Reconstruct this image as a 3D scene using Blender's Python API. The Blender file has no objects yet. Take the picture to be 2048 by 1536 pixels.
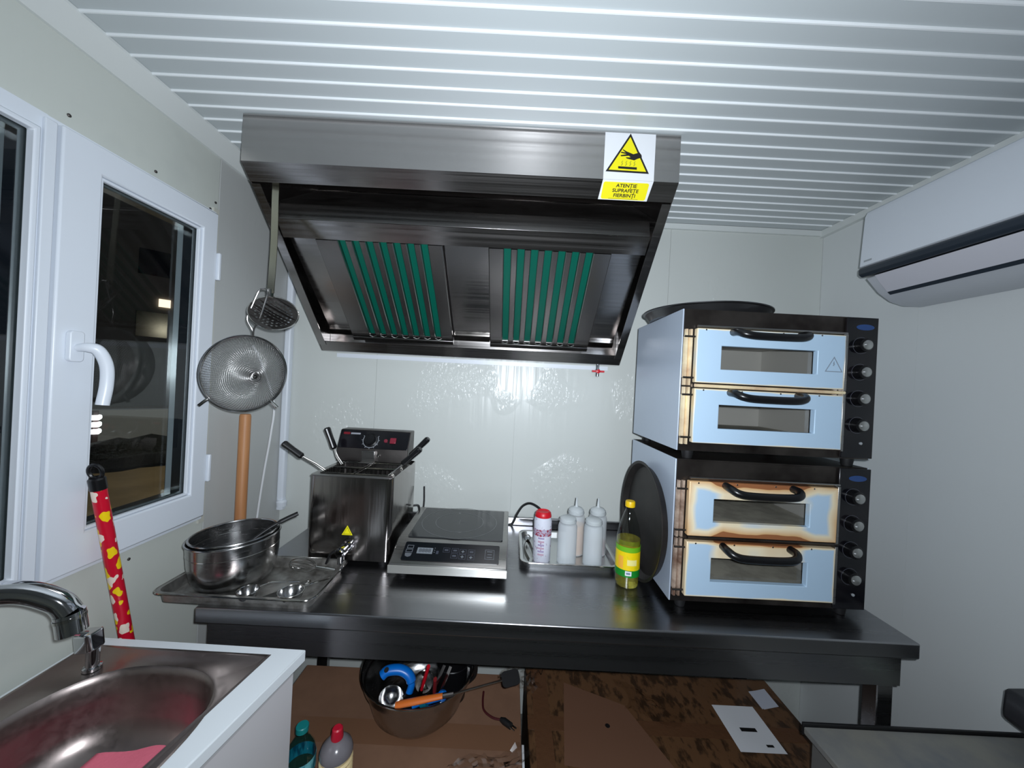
import bpy, bmesh, math, random
from mathutils import Matrix, Vector, Euler
random.seed(7)
S = bpy.context.scene
C = S.collection
R = math.radians
PI = math.pi

# ------------------------------------------------------------------ camera
cam_d = bpy.data.cameras.new('camera'); cam = bpy.data.objects.new('camera', cam_d); C.objects.link(cam)
cam_d.sensor_width = 36.0; cam_d.lens = 726.4/2048*36.0; cam_d.clip_start = 0.02; cam_d.clip_end = 200
roll = 0.0507; c_, s_ = math.cos(roll), math.sin(roll)
M4 = Matrix(((c_, -s_, 0, 0), (0, 0, -1, 0), (s_, c_, 0, 0), (0, 0, 0, 1)))
M4.translation = (0, 0, 1.5)
cam.matrix_world = M4
S.camera = cam

# ------------------------------------------------------------------ light and exposure
w = bpy.data.worlds.new('night'); S.world = w; w.use_nodes = True
w.node_tree.nodes['Background'].inputs[0].default_value = (0.010, 0.014, 0.024, 1)
w.node_tree.nodes['Background'].inputs[1].default_value = 1.0
S.view_settings.view_transform = 'Standard'; S.view_settings.look = 'None'
S.view_settings.exposure = 0.0; S.view_settings.gamma = 1.0; S.view_settings.use_curve_mapping = False
def area(name, loc, aim, size, power, col, spread=180):
    d = bpy.data.lights.new(name, 'AREA'); d.shape = 'DISK'; d.size = size; d.energy = power; d.color = col
    d.spread = R(spread)
    o = bpy.data.objects.new(name, d); C.objects.link(o); o.location = loc
    o.rotation_euler = (Vector(aim)-Vector(loc)).to_track_quat('-Z', 'Y').to_euler(); return o
# the phone's flash, just beside the lens
area('phone_flash', (0.025, -0.01, 1.525), (-0.02, 1.6, 1.66), 0.02, 19.5, (0.90, 0.97, 1.05), 165)
# unseen fill lamp added to brighten the yard outside the window
pl = bpy.data.lights.new('yard_fill_light', 'POINT'); pl.energy = 420; pl.color = (1.0, 0.86, 0.62); pl.shadow_soft_size = 0.2
plo = bpy.data.objects.new('yard_fill_light', pl); C.objects.link(plo); plo.location = (-3.2, 6.5, 4.2)

# ------------------------------------------------------------------ materials
def lin(c):
    return tuple(((v/255)/12.92 if v/255 <= .04045 else ((v/255+.055)/1.055)**2.4) for v in c)
MATS = {}
def mat(name, col, rough=.5, metal=0, **k):
    if name in MATS: return MATS[name]
    m = bpy.data.materials.new(name); m.use_nodes = True; nt = m.node_tree; N = nt.nodes; L = nt.links
    b = N['Principled BSDF']
    if max(col) > 1.0: col = lin(col)
    b.inputs['Base Color'].default_value = (*col, 1); b.inputs['Roughness'].default_value = rough; b.inputs['Metallic'].default_value = metal
    for key, inp in (('trans', 'Transmission Weight'), ('ior', 'IOR'), ('coat', 'Coat Weight'), ('coat_rough', 'Coat Roughness'),
                     ('alpha', 'Alpha'), ('spec', 'Specular IOR Level'), ('sheen', 'Sheen Weight'), ('sss', 'Subsurface Weight'), ('aniso', 'Anisotropic')):
        if key in k: b.inputs[inp].default_value = k[key]
    if 'emit' in k:
        b.inputs['Emission Color'].default_value = (*k.get('emit_col', col), 1); b.inputs['Emission Strength'].default_value = k['emit']
    tc = N.new('ShaderNodeTexCoord')
    def noise(scale, stretch=(1, 1, 1), detail=4, rough=.6):
        mp = N.new('ShaderNodeMapping'); mp.inputs['Scale'].default_value = stretch
        n = N.new('ShaderNodeTexNoise'); n.inputs['Scale'].default_value = scale; n.inputs['Detail'].default_value = detail; n.inputs['Roughness'].default_value = rough
        L.new(tc.outputs['Object'], mp.inputs[0]); L.new(mp.outputs[0], n.inputs['Vector']); return n.outputs['Fac']
    def ramp(fac, a, b_, ca, cb):
        r = N.new('ShaderNodeValToRGB'); r.color_ramp.elements[0].position = a; r.color_ramp.elements[1].position = b_
        r.color_ramp.elements[0].color = (*ca, 1); r.color_ramp.elements[1].color = (*cb, 1); L.new(fac, r.inputs[0]); return r.outputs[0]
    if 'spots' in k:      # (scale, stretch, lo, hi, colour)
        sc, st, lo, hi, c2 = k['spots']
        if max(c2) > 1: c2 = lin(c2)
        L.new(ramp(noise(sc, st), lo, hi, c2, col), b.inputs['Base Color'])
    if 'rvar' in k:       # (scale, stretch, r0, r1)
        sc, st, r0, r1 = k['rvar']
        mr = N.new('ShaderNodeMapRange'); mr.inputs[1].default_value = .3; mr.inputs[2].default_value = .7; mr.inputs[3].default_value = r0; mr.inputs[4].default_value = r1
        L.new(noise(sc, st), mr.inputs[0]); L.new(mr.outputs[0], b.inputs['Roughness'])
    if 'bump' in k:       # (scale, stretch, strength, distance)
        sc, st, sg, di = k['bump']
        bp = N.new('ShaderNodeBump'); bp.inputs['Strength'].default_value = sg; bp.inputs['Distance'].default_value = di
        L.new(noise(sc, st), bp.inputs['Height']); L.new(bp.outputs[0], b.inputs['Normal'])
        if 'coat' in k: L.new(bp.outputs[0], b.inputs['Coat Normal'])
    MATS[name] = m
    return m
white_pvc = mat('white_pvc', (222, 228, 236), .35)
plank_m = mat('ceiling_white', (194, 201, 203), .38, bump=(6, (1, 1, 1), .06, .01))
rib_m = mat('ceiling_rib_highlight', (240, 244, 246), .3)  # whiter than the planks: the light the ribs catch is painted in
wall_m = mat('wall_panel_white', (203, 207, 200), .45, bump=(90, (1, 1, .02), .12, .002), spots=(3, (1, 1, 1), .25, .5, (190, 195, 190)))
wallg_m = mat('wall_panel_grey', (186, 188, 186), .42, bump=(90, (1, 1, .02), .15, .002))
trim_m = mat('trim_white', (216, 220, 218), .4)
floor_m = mat('floor_grey', (120, 118, 112), .5, spots=(30, (1, 1, 1), .4, .6, (95, 93, 90)))
steel = mat('brushed_steel', (168, 166, 164), .3, 1, rvar=(14, (.06, 6, 6), .24, .36))
steel_v = mat('hood_steel', (190, 186, 184), .2, 1, rvar=(30, (.02, 4, 4), .15, .27))
table_m = mat('table_steel', (152, 152, 155), .26, 1, rvar=(10, (.06, 5, 5), .25, .33))
steel_dark = mat('dark_steel', (96, 92, 90), .38, 1, rvar=(9, (1, 1, 1), .3, .48))
polish = mat('polished_steel', (190, 188, 184), .12, 1, rvar=(20, (1, 1, 1), .08, .22))
chrome = mat('chrome', (205, 205, 208), .06, 1)
bowl_m = mat('bowl_steel', (170, 170, 170), .2, 1, rvar=(40, (1, 1, 8), .15, .28))
sink_m = mat('sink_steel', (158, 146, 142), .33, 1, rvar=(60, (1, 1, 1), .28, .4))
tray_m = mat('worn_tray_steel', (176, 174, 170), .4, .9, spots=(22, (1, 1, 1), .3, .6, (120, 116, 110)), rvar=(35, (1, 1, 1), .28, .6))
black_pl = mat('black_plastic', (14, 14, 16), .3)
black_mt = mat('black_matte', (20, 20, 22), .55)
panel_blk = mat('black_glass_panel', (10, 11, 16), .12, spots=(14, (1, 1, 1), .35, .62, (22, 20, 24)))
pan_m = mat('dark_pan_steel', (44, 40, 38), .5, .4, spots=(9, (1, 1, 1), .35, .6, (30, 27, 26)))
film_green = mat('green_film', (0, 88, 72), .3)
yellow_m = mat('sign_yellow', (238, 226, 10), .5)
ink_m = mat('black_ink', (16, 14, 14), .6)
paper_m = mat('white_paper', (226, 228, 232), .6)
red_m = mat('red_plastic', (196, 16, 34), .4)
glass_m = None
card_m = mat('cardboard', (132, 98, 76), .8, spots=(6, (1, 1, 1), .3, .62, (118, 86, 66)))
card_tape = mat('taped_cardboard', (104, 74, 50), .35, spots=(34, (1, .5, 1), .42, .52, (62, 44, 30)), bump=(30, (1, .4, 1), .35, .004), coat=.5, coat_rough=.15)
tape_m = mat('brown_tape', (96, 66, 46), .22, bump=(25, (1, 1, 1), .5, .006))
wood_m = mat('wood', (196, 140, 92), .5, spots=(20, (1, 1, .08), .35, .6, (172, 116, 74)))
pink_m = mat('pink_sponge_cloth', (240, 120, 142), .9, bump=(160, (1, 1, 1), .5, .002))
worktop_m = mat('white_worktop', (232, 238, 242), .35)
cab_m = mat('white_cabinet', (214, 212, 214), .4)
blue_m = mat('blue_plastic', (0, 104, 196), .35)
orange_m = mat('orange_handle', (216, 112, 44), .4)
ac_m = mat('ac_white', (216, 222, 230), .3)
ac_dark = mat('ac_dark_band', (44, 52, 62), .3)
cream_hinge = mat('cream_reflection_steel', (250, 234, 196), .3, .3, spots=(8, (1, 1, 1.5), .3, .6, (206, 172, 140)))  # warm reflection in the hinge chrome painted in as cream
brown_hinge = mat('brown_reflection_steel', (206, 184, 166), .3, .4, spots=(14, (1, 1, 1.5), .35, .6, (130, 100, 84)))  # same for the lower oven, reflection put into a browner colour
side_steel = mat('oven_side_film', (182, 194, 210), .35, .2, bump=(7, (1, 1, 1), .15, .01))
oven_dark = mat('oven_front_steel', (92, 86, 82), .35, .9, spots=(5, (1, 1, 1), .35, .6, (50, 44, 42)))
stone_m = mat('fire_stone', (176, 172, 160), .8, spots=(14, (1, 1, 1), .4, .6, (150, 146, 136)))
cooktop_glass = mat('cooktop_glass', (40, 42, 44), .1)
ring_m = mat('printed_ring', (84, 86, 88), .2)
lcd_m = mat('lcd', (120, 126, 132), .3)
icon_m = mat('printed_icon', (92, 96, 102), .4)
alu = mat('aluminium', (176, 180, 180), .22, 1)
rubber = mat('rubber_foot', (16, 16, 18), .6)
sauce_m = mat('orange_sauce', (206, 150, 80), .5)
ketchup_m = mat('red_sauce', (132, 52, 34), .5)
oil_m = mat('sunflower_oil', (226, 214, 96), .05, trans=.85, ior=1.4)
label_g = mat('label_green', (108, 176, 30), .4)
label_y = mat('label_yellow', (238, 206, 10), .4, spots=(26, (1, 1, 1), .3, .45, (178, 200, 10)))
label_dg = mat('label_dark_green', (20, 128, 40), .4)
can_m = mat('can_white', (212, 214, 226), .35, spots=(90, (1, 1, .5), .36, .40, (150, 110, 140)))
squeeze_m = mat('translucent_plastic', (226, 232, 236), .35, trans=.2, ior=1.2, alpha=.55)
pet_m = None
def clear_mat(name, tint, rough, gloss):
    m = bpy.data.materials.new(name); m.use_nodes = True; nt = m.node_tree; N = nt.nodes; L = nt.links
    N.remove(N['Principled BSDF']); out = N['Material Output']
    t = N.new('ShaderNodeBsdfTransparent'); t.inputs[0].default_value = (*tint, 1)
    g = N.new('ShaderNodeBsdfGlossy'); g.inputs['Roughness'].default_value = rough; g.inputs[0].default_value = (1, 1, 1, 1)
    f = N.new('ShaderNodeFresnel'); f.inputs[0].default_value = gloss
    mx = N.new('ShaderNodeMixShader'); ge = N.new('ShaderNodeNewGeometry'); iv = N.new('ShaderNodeMath'); iv.operation = 'SUBTRACT'; iv.inputs[0].default_value = 1; L.new(ge.outputs['Backfacing'], iv.inputs[1])
    mf = N.new('ShaderNodeMath'); mf.operation = 'MULTIPLY'; L.new(f.outputs[0], mf.inputs[0]); L.new(iv.outputs[0], mf.inputs[1]); L.new(mf.outputs[0], mx.inputs[0]); L.new(t.outputs[0], mx.inputs[1]); L.new(g.outputs[0], mx.inputs[2]); L.new(mx.outputs[0], out.inputs[0])
    MATS[name] = m; return m
glass_m = clear_mat('window_glass', (.86, .88, .88), .0, 1.5)
oven_glass = clear_mat('oven_glass', (.93, .93, .92), .02, 1.45)
pet_m = clear_mat('clear_bottle_plastic', (.86, .88, .86), .04, 1.5)
pet_blue = clear_mat('aqua_bottle_plastic', (.42, .74, .78), .04, 1.5)
film_m = clear_mat('clear_packing_film', (.95, .94, .93), .14, 1.8)

# back wall: white panels under a glossy, creased protective film
def film_wall():
    m = mat('wall_back_film', (204, 208, 204), .5, spec=.25)
    nt = m.node_tree; N = nt.nodes; L = nt.links; b = N['Principled BSDF']
    b.inputs['Coat Weight'].default_value = .36; b.inputs['Coat Roughness'].default_value = .25
    tc = N.new('ShaderNodeTexCoord')
    def nz(scale, st, det=3):
        mp = N.new('ShaderNodeMapping'); mp.inputs['Scale'].default_value = st; n = N.new('ShaderNodeTexNoise')
        n.inputs['Scale'].default_value = scale; n.inputs['Detail'].default_value = det
        L.new(tc.outputs['Object'], mp.inputs[0]); L.new(mp.outputs[0], n.inputs['Vector']); return n.outputs['Fac']
    streak = nz(26, (1, 1, .05)); crink = nz(55, (1, 1, .55), 2); mask = nz(3.2, (1, 1, 1), 1)
    mr = N.new('ShaderNodeMapRange'); mr.inputs[1].default_value = .5; mr.inputs[2].default_value = .64; L.new(mask, mr.inputs[0])
    mu = N.new('ShaderNodeMath'); mu.operation = 'MULTIPLY'; L.new(crink, mu.inputs[0]); L.new(mr.outputs[0], mu.inputs[1])
    b1 = N.new('ShaderNodeBump'); b1.inputs['Strength'].default_value = .4; b1.inputs['Distance'].default_value = .01; L.new(streak, b1.inputs['Height'])
    b2 = N.new('ShaderNodeBump'); b2.inputs['Strength'].default_value = .8; b2.inputs['Distance'].default_value = .02; L.new(mu.outputs[0], b2.inputs['Height']); L.new(b1.outputs[0], b2.inputs['Normal'])
    L.new(b2.outputs[0], b.inputs['Coat Normal'])
    return m
back_m = film_wall()

# oven doors: pale blue film on steel, browned by heat round the edges (a stain of its own)
def door_mat(name, burn, warm, gain=1.0, top=0):
    m = mat(name, (176, 204, 226), .42, .1); nt = m.node_tree; N = nt.nodes; L = nt.links; b = N['Principled BSDF']
    tc = N.new('ShaderNodeTexCoord'); sp = N.new('ShaderNodeSeparateXYZ'); L.new(tc.outputs['Generated'], sp.inputs[0])
    def edge(sock, wd):
        a = N.new('ShaderNodeMath'); a.operation = 'SUBTRACT'; a.inputs[1].default_value = .5; L.new(sock, a.inputs[0])
        d = N.new('ShaderNodeMath'); d.operation = 'ABSOLUTE'; L.new(a.outputs[0], d.inputs[0])
        r = N.new('ShaderNodeMapRange'); r.inputs[1].default_value = .5-wd; r.inputs[2].default_value = .5; L.new(d.outputs[0], r.inputs[0]); return r.outputs[0]
    ex = edge(sp.outputs['X'], .10*burn+.012); ez = edge(sp.outputs['Z'], .24*burn+.03)
    mx = N.new('ShaderNodeMath'); mx.operation = 'MAXIMUM'; L.new(ex, mx.inputs[0]); L.new(ez, mx.inputs[1])
    n = N.new('ShaderNodeTexNoise'); n.inputs['Scale'].default_value = 9; L.new(tc.outputs['Object'], n.inputs['Vector'])
    mu = N.new('ShaderNodeMath'); mu.operation = 'MULTIPLY'; mu.inputs[1].default_value = .55; L.new(n.outputs['Fac'], mu.inputs[0])
    gn = N.new('ShaderNodeMath'); gn.operation = 'MULTIPLY'; gn.inputs[1].default_value = gain; L.new(mx.outputs[0], gn.inputs[0])
    ad = N.new('ShaderNodeMath'); ad.operation = 'ADD'; L.new(gn.outputs[0], ad.inputs[0]); L.new(mu.outputs[0], ad.inputs[1])
    if warm:   # band through the middle between handle and window
        az = N.new('ShaderNodeMath'); az.operation = 'SUBTRACT'; az.inputs[1].default_value = .5; L.new(sp.outputs['X'], az.inputs[0])
        ab = N.new('ShaderNodeMath'); ab.operation = 'ABSOLUTE'; L.new(az.outputs[0], ab.inputs[0])
        r2 = N.new('ShaderNodeMapRange'); r2.inputs[1].default_value = .36; r2.inputs[2].default_value = .26; r2.inputs[3].default_value = 0; r2.inputs[4].default_value = warm; L.new(ab.outputs[0], r2.inputs[0])
        tz_ = N.new('ShaderNodeMapRange'); tz_.inputs[1].default_value = top; tz_.inputs[2].default_value = top+.2; L.new(sp.outputs['Z'], tz_.inputs[0])
        tm = N.new('ShaderNodeMath'); tm.operation = 'MULTIPLY'; L.new(r2.outputs[0], tm.inputs[0]); L.new(tz_.outputs[0], tm.inputs[1])
        a2 = N.new('ShaderNodeMath'); a2.operation = 'ADD'; L.new(ad.outputs[0], a2.inputs[0]); L.new(tm.outputs[0], a2.inputs[1]); ad = a2
    rp = N.new('ShaderNodeValToRGB'); e = rp.color_ramp.elements
    e[0].position = .42; e[0].color = (*lin((178, 204, 226)), 1); e[1].position = .62; e[1].color = (*lin((236, 222, 190)), 1)
    q = e.new(.98); q.color = (*lin((214, 170, 118)), 1); q = e.new(1.4 if False else 1.0); q.color = (*lin((150, 96, 60)), 1)
    L.new(ad.outputs[0], rp.inputs[0]); L.new(rp.outputs[0], b.inputs['Base Color'])
    return m
door_clean = door_mat('oven_door_film', .06, 0, .36)
door_top_warm = door_mat('oven_door_film_singed', .12, .36, .45, .5)
door_burnt = door_mat('oven_door_film_browned', .75, .34, .62, -.3)

# red handle printed with yellow and white flowers
def flower_mat():
    m = mat('red_flower_print', (200, 14, 44), .3); nt = m.node_tree; N = nt.nodes; L = nt.links; b = N['Principled BSDF']
    tc = N.new('ShaderNodeTexCoord'); mp = N.new('ShaderNodeMapping'); mp.inputs['Scale'].default_value = (1, 1, .7); L.new(tc.outputs['Object'], mp.inputs[0])
    nn = N.new('ShaderNodeTexNoise'); nn.inputs['Scale'].default_value = 110; nn.inputs['Detail'].default_value = 0; L.new(mp.outputs[0], nn.inputs['Vector'])
    v = N.new('ShaderNodeTexVoronoi'); v.inputs['Scale'].default_value = 42; L.new(mp.outputs[0], v.inputs['Vector'])
    ad = N.new('ShaderNodeMath'); ad.operation = 'MULTIPLY_ADD'; ad.inputs[1].default_value = .5; L.new(nn.outputs['Fac'], ad.inputs[0]); L.new(v.outputs['Distance'], ad.inputs[2])
    lt = N.new('ShaderNodeMath'); lt.operation = 'LESS_THAN'; lt.inputs[1].default_value = .66; L.new(ad.outputs[0], lt.inputs[0])
    sp = N.new('ShaderNodeSeparateColor'); L.new(v.outputs['Color'], sp.inputs[0])
    g = N.new('ShaderNodeMath'); g.operation = 'GREATER_THAN'; g.inputs[1].default_value = .55; L.new(sp.outputs[0], g.inputs[0])
    m1 = N.new('ShaderNodeMix'); m1.data_type = 'RGBA'; m1.inputs[6].default_value = (*lin((240, 222, 206)), 1); m1.inputs[7].default_value = (*lin((246, 208, 16)), 1); L.new(g.outputs[0], m1.inputs[0])
    m2 = N.new('ShaderNodeMix'); m2.data_type = 'RGBA'; m2.inputs[6].default_value = (*lin((200, 14, 44)), 1); L.new(m1.outputs[2], m2.inputs[7]); L.new(lt.outputs[0], m2.inputs[0])
    L.new(m2.outputs[2], b.inputs['Base Color']); return m
flower_m = flower_mat()

# ------------------------------------------------------------------ mesh builder
class MB:
    def __init__(s): s.v = []; s.f = []
    def add(s, vs, fs, mtx=None):
        o = len(s.v)
        s.v += [tuple(mtx @ Vector(p)) if mtx else tuple(p) for p in vs]
        s.f += [tuple(i+o for i in f) for f in fs]; return s
    def box(s, x0, x1, y0, y1, z0, z1, mtx=None):
        vs = [(x, y, z) for z in (z0, z1) for y in (y0, y1) for x in (x0, x1)]
        return s.add(vs, [(0, 2, 3, 1), (4, 5, 7, 6), (0, 1, 5, 4), (2, 6, 7, 3), (0, 4, 6, 2), (1, 3, 7, 5)], mtx)
    def prism(s, pts, d0, d1, axis='z', mtx=None):
        mk = {'z': lambda a, b, d: (a, b, d), 'y': lambda a, b, d: (a, d, b), 'x': lambda a, b, d: (d, a, b)}[axis]
        n = len(pts); vs = [mk(a, b, d0) for a, b in pts]+[mk(a, b, d1) for a, b in pts]
        fs = [tuple(range(n)), tuple(range(2*n-1, n-1, -1))]+[(i, (i+1) % n, n+(i+1) % n, n+i) for i in range(n)]
        return s.add(vs, fs, mtx)
    def ring(s, outer, inner, d0, d1, axis='z', mtx=None):   # frame between two point loops of equal count
        mk = {'z': lambda a, b, d: (a, b, d), 'y': lambda a, b, d: (a, d, b), 'x': lambda a, b, d: (d, a, b)}[axis]
        n = len(outer); vs = [mk(a, b, d0) for a, b in outer]+[mk(a, b, d0) for a, b in inner]+[mk(a, b, d1) for a, b in outer]+[mk(a, b, d1) for a, b in inner]
        fs = []
        for i in range(n):
            j = (i+1) % n
            fs += [(i, j, n+j, n+i), (2*n+i, 3*n+i, 3*n+j, 2*n+j), (i, 2*n+i, 2*n+j, j), (n+i, n+j, 3*n+j, 3*n+i)]
        return s.add(vs, fs, mtx)
    def frame(s, o, i, d0, d1, axis='z', mtx=None):
        q = lambda r: [(r[0], r[2]), (r[1], r[2]), (r[1], r[3]), (r[0], r[3])]
        return s.ring(q(o), q(i), d0, d1, axis, mtx)
    def lathe(s, prof, n=32, mtx=None, caps=True):
        vs = []; fs = []
        for r, z in prof:
            for k in range(n):
                a = 2*PI*k/n; vs.append((r*math.cos(a), r*math.sin(a), z))
        for i in range(len(prof)-1):
            for k in range(n):
                k2 = (k+1) % n; fs.append((i*n+k, i*n+k2, (i+1)*n+k2, (i+1)*n+k))
        if caps:
            if prof[0][0] > 1e-6: fs.append(tuple(range(n-1, -1, -1)))
            if prof[-1][0] > 1e-6: fs.append(tuple(range((len(prof)-1)*n, len(prof)*n)))
        return s.add(vs, fs, mtx)
    def tube(s, path, r, n=10, closed=False, mtx=None, flat=1.0):
        P = [Vector(p) for p in path]; m = len(P); rs = r if isinstance(r, (list, tuple)) else [r]*m
        vs = []; fs = []; up = None
        for i in range(m):
            t = (P[(i+1) % m]-P[i-1]) if closed else (P[min(i+1, m-1)]-P[max(i-1, 0)])
            t.normalize()
            if up is None:
                up = Vector((0, 0, 1)) if abs(t.z) < .9 else Vector((1, 0, 0))
            a = t.cross(up); a.normalize(); up = a.cross(t); up.normalize()
            for k in range(n):
                q = 2*PI*k/n; vs.append(tuple(P[i]+a*math.cos(q)*rs[i]+up*math.sin(q)*rs[i]*flat))
        for i in range(m if closed else m-1):
            j = (i+1) % m
            for k in range(n):
                k2 = (k+1) % n; fs.append((i*n+k, i*n+k2, j*n+k2, j*n+k))
        if not closed: fs += [tuple(range(n-1, -1, -1)), tuple(range((m-1)*n, m*n))]
        return s.add(vs, fs, mtx)
    def strip(s, path, w0, th, axis):   # flat bar of width vector axis*w0 and thickness th following a path
        P = [Vector(p) for p in path]; A = Vector(axis).normalized()*w0/2; vs = []; m = len(P)
        for i in range(m):
            t = (P[min(i+1, m-1)]-P[max(i-1, 0)]).normalized(); nn = t.cross(A).normalized()*th/2
            vs += [P[i]-A-nn, P[i]+A-nn, P[i]+A+nn, P[i]-A+nn]
        fs = [(0, 3, 2, 1), tuple(4*(m-1)+k for k in range(4))]
        for i in range(m-1):
            for k in range(4): fs.append((4*i+k, 4*i+(k+1) % 4, 4*i+4+(k+1) % 4, 4*i+4+k))
        return s.add(vs, fs)
    def grid(s, fn, nu, nv):
        vs = [fn(i/nu, j/nv) for j in range(nv+1) for i in range(nu+1)]
        return s.add(vs, [(j*(nu+1)+i, j*(nu+1)+i+1, (j+1)*(nu+1)+i+1, (j+1)*(nu+1)+i) for j in range(nv) for i in range(nu)])
    def mesh(s, name, smooth=True, angle=35):
        me = bpy.data.meshes.new(name); me.from_pydata(s.v, [], s.f)
        b = bmesh.new(); b.from_mesh(me); bmesh.ops.recalc_face_normals(b, faces=b.faces); b.to_mesh(me); b.free()
        if smooth:
            for p in me.polygons: p.use_smooth = True
            me.set_sharp_from_angle(angle=R(angle))
        return me
WM = {}
def world(o):
    return WM.get(o.name, Matrix.Identity(4))
def link(name, me, m, parent=None, local=False, bevel=0, solid=0):
    o = bpy.data.objects.new(name, me); C.objects.link(o)
    if m is not None: me.materials.append(m)
    if parent is not None:
        o.parent = parent
        if not local: me.transform(world(parent).inverted())
        WM[o.name] = world(parent)
    if solid:
        md = o.modifiers.new('thickness', 'SOLIDIFY'); md.thickness = solid; md.offset = 0
    if bevel:
        md = o.modifiers.new('bevel', 'BEVEL'); md.width = bevel; md.segments = 2; md.limit_method = 'ANGLE'; md.angle_limit = R(40)
    return o
def part(name, mb, m, parent, local=False, bevel=0, solid=0, label=None, smooth=True, angle=35):
    o = link(name, mb.mesh(name, smooth, angle), m, parent, local, bevel, solid)
    if label: o['label'] = label
    return o
def thing(name, label, cat, loc=(0, 0, 0), rot=(0, 0, 0), group=None):
    o = bpy.data.objects.new(name, None); C.objects.link(o); o.location = loc; o.rotation_euler = rot; o.empty_display_size = .05
    WM[o.name] = Matrix.Translation(loc) @ Euler(rot).to_matrix().to_4x4()
    o['label'] = label; o['category'] = cat
    if group: o['group'] = group
    return o
def single(name, mb, m, label, cat, loc=(0, 0, 0), bevel=0, solid=0, group=None, rot=(0, 0, 0), local=False, angle=35):
    me = mb.mesh(name, True, angle); mw = Matrix.Translation(loc) @ Euler(rot).to_matrix().to_4x4()
    if not local: me.transform(mw.inverted())
    o = link(name, me, m, None, False, bevel, solid); o.location = loc; o.rotation_euler = rot; WM[o.name] = mw
    o['label'] = label; o['category'] = cat
    if group: o['group'] = group
    return o
def struct(name, mb, m, label, cat, bevel=0):
    o = link(name, mb.mesh(name), m, None, False, bevel); o['kind'] = 'structure'; o['label'] = label; o['category'] = cat; WM[o.name] = Matrix.Identity(4); return o
def text(name, body, size, mtx, m, parent, align='CENTER', ext=.0003, sx=1.0):
    cu = bpy.data.curves.new(name, 'FONT'); cu.body = body; cu.size = size; cu.align_x = align; cu.align_y = 'CENTER'; cu.extrude = ext; cu.offset = size*.02
    t = bpy.data.objects.new(name, cu); C.objects.link(t)
    bpy.context.view_layer.update()
    me = bpy.data.meshes.new_from_object(t.evaluated_get(bpy.context.evaluated_depsgraph_get()))
    bpy.data.objects.remove(t); me.name = name
    me.materials.clear(); me.transform(mtx @ Matrix.Diagonal((sx, 1, 1, 1)))
    return link(name, me, m, parent)
def basis(o, x, y):
    x = Vector(x).normalized(); y = Vector(y).normalized(); z = x.cross(y)
    M = Matrix((x, y, z)).transposed().to_4x4(); M.translation = o; return M
def T(*p): return Matrix.Translation(p)
def circ(n, r, cx=0, cy=0, ph=0): return [(cx+r*math.cos(2*PI*k/n+ph), cy+r*math.sin(2*PI*k/n+ph)) for k in range(n)]
def rrect(x0, x1, y0, y1, r, n=5):
    pts = []
    for cx, cy, a0 in ((x1-r, y1-r, 0), (x0+r, y1-r, 90), (x0+r, y0+r, 180), (x1-r, y0+r, 270)):
        for k in range(n+1):
            a = R(a0+90*k/n); pts.append((cx+r*math.cos(a), cy+r*math.sin(a)))
    return pts
def arc(pts, n=8):   # Catmull-Rom smoothing of a path
    P = [Vector(p) for p in pts]; P = [P[0]*2-P[1]]+P+[P[-1]*2-P[-2]]; out = []
    for i in range(1, len(P)-2):
        for k in range(n):
            t = k/n; a, b, c, d = P[i-1], P[i], P[i+1], P[i+2]
            out.append(.5*((2*b)+(c-a)*t+(2*a-5*b+4*c-d)*t*t+(3*b-a-3*c+d)*t**3))
    out.append(P[-2]); return out

# ------------------------------------------------------------------ the room
XL, XR, YB, YF, ZC = -1.03, 1.384, 1.656, -1.7, 2.265
struct('floor', MB().box(XL-.1, XR+.1, YF-.1, YB+.1, -.08, 0), floor_m, 'grey floor of the container kitchen', 'floor')
ceil = struct('ceiling', MB().box(XL-.1, XR+.1, YF-.1, YB+.1, ZC+.008, ZC+.08), trim_m, 'white ceiling clad in narrow ribbed planks', 'ceiling')
PW = .0535
pm = MB().box(XL, XR, 0, PW-.007, ZC, ZC+.008).mesh('ceiling_plank'); pm.materials.append(plank_m)
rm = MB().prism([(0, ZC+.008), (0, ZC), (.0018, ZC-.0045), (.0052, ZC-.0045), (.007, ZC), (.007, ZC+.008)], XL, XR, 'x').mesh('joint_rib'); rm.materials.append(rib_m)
k0 = int((YF-.737)/PW)
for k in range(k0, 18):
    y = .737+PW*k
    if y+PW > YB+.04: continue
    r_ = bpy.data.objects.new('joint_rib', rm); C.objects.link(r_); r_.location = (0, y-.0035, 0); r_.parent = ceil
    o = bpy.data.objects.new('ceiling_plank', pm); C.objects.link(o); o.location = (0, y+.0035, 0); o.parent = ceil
wb = struct('wall_back', MB().box(XL-.1, XR+.1, YB+.008, YB+.08, 0, ZC), trim_m, 'back wall of white panels under a creased glossy film', 'wall')
xs = [XL, -.62, .02, .69, XR]
for a, b in zip(xs[:-1], xs[1:]): part('wall_panel', MB().box(a+.0004, b-.0004, YB, YB+.008, 0, ZC), back_m, wb, bevel=.0006)
wr = struct('wall_right', MB().box(XR+.008, XR+.08, YF, YB, 0, ZC), trim_m, 'right wall of plain white panels', 'wall')
for a, b in ((YF, -.75), (-.75, .25), (.25, 1.25), (1.25, YB)): part('wall_panel', MB().box(XR, XR+.008, a+.0002, b-.0002, 0, ZC), mat('wall_right_white', (216, 220, 220), .4, bump=(90, (1, 1, .02), .1, .002)), wr)
struct('wall_front', MB().box(XL-.1, XR+.1, YF-.08, YF, 0, ZC), wall_m, 'plain white wall behind the camera', 'wall')
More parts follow.
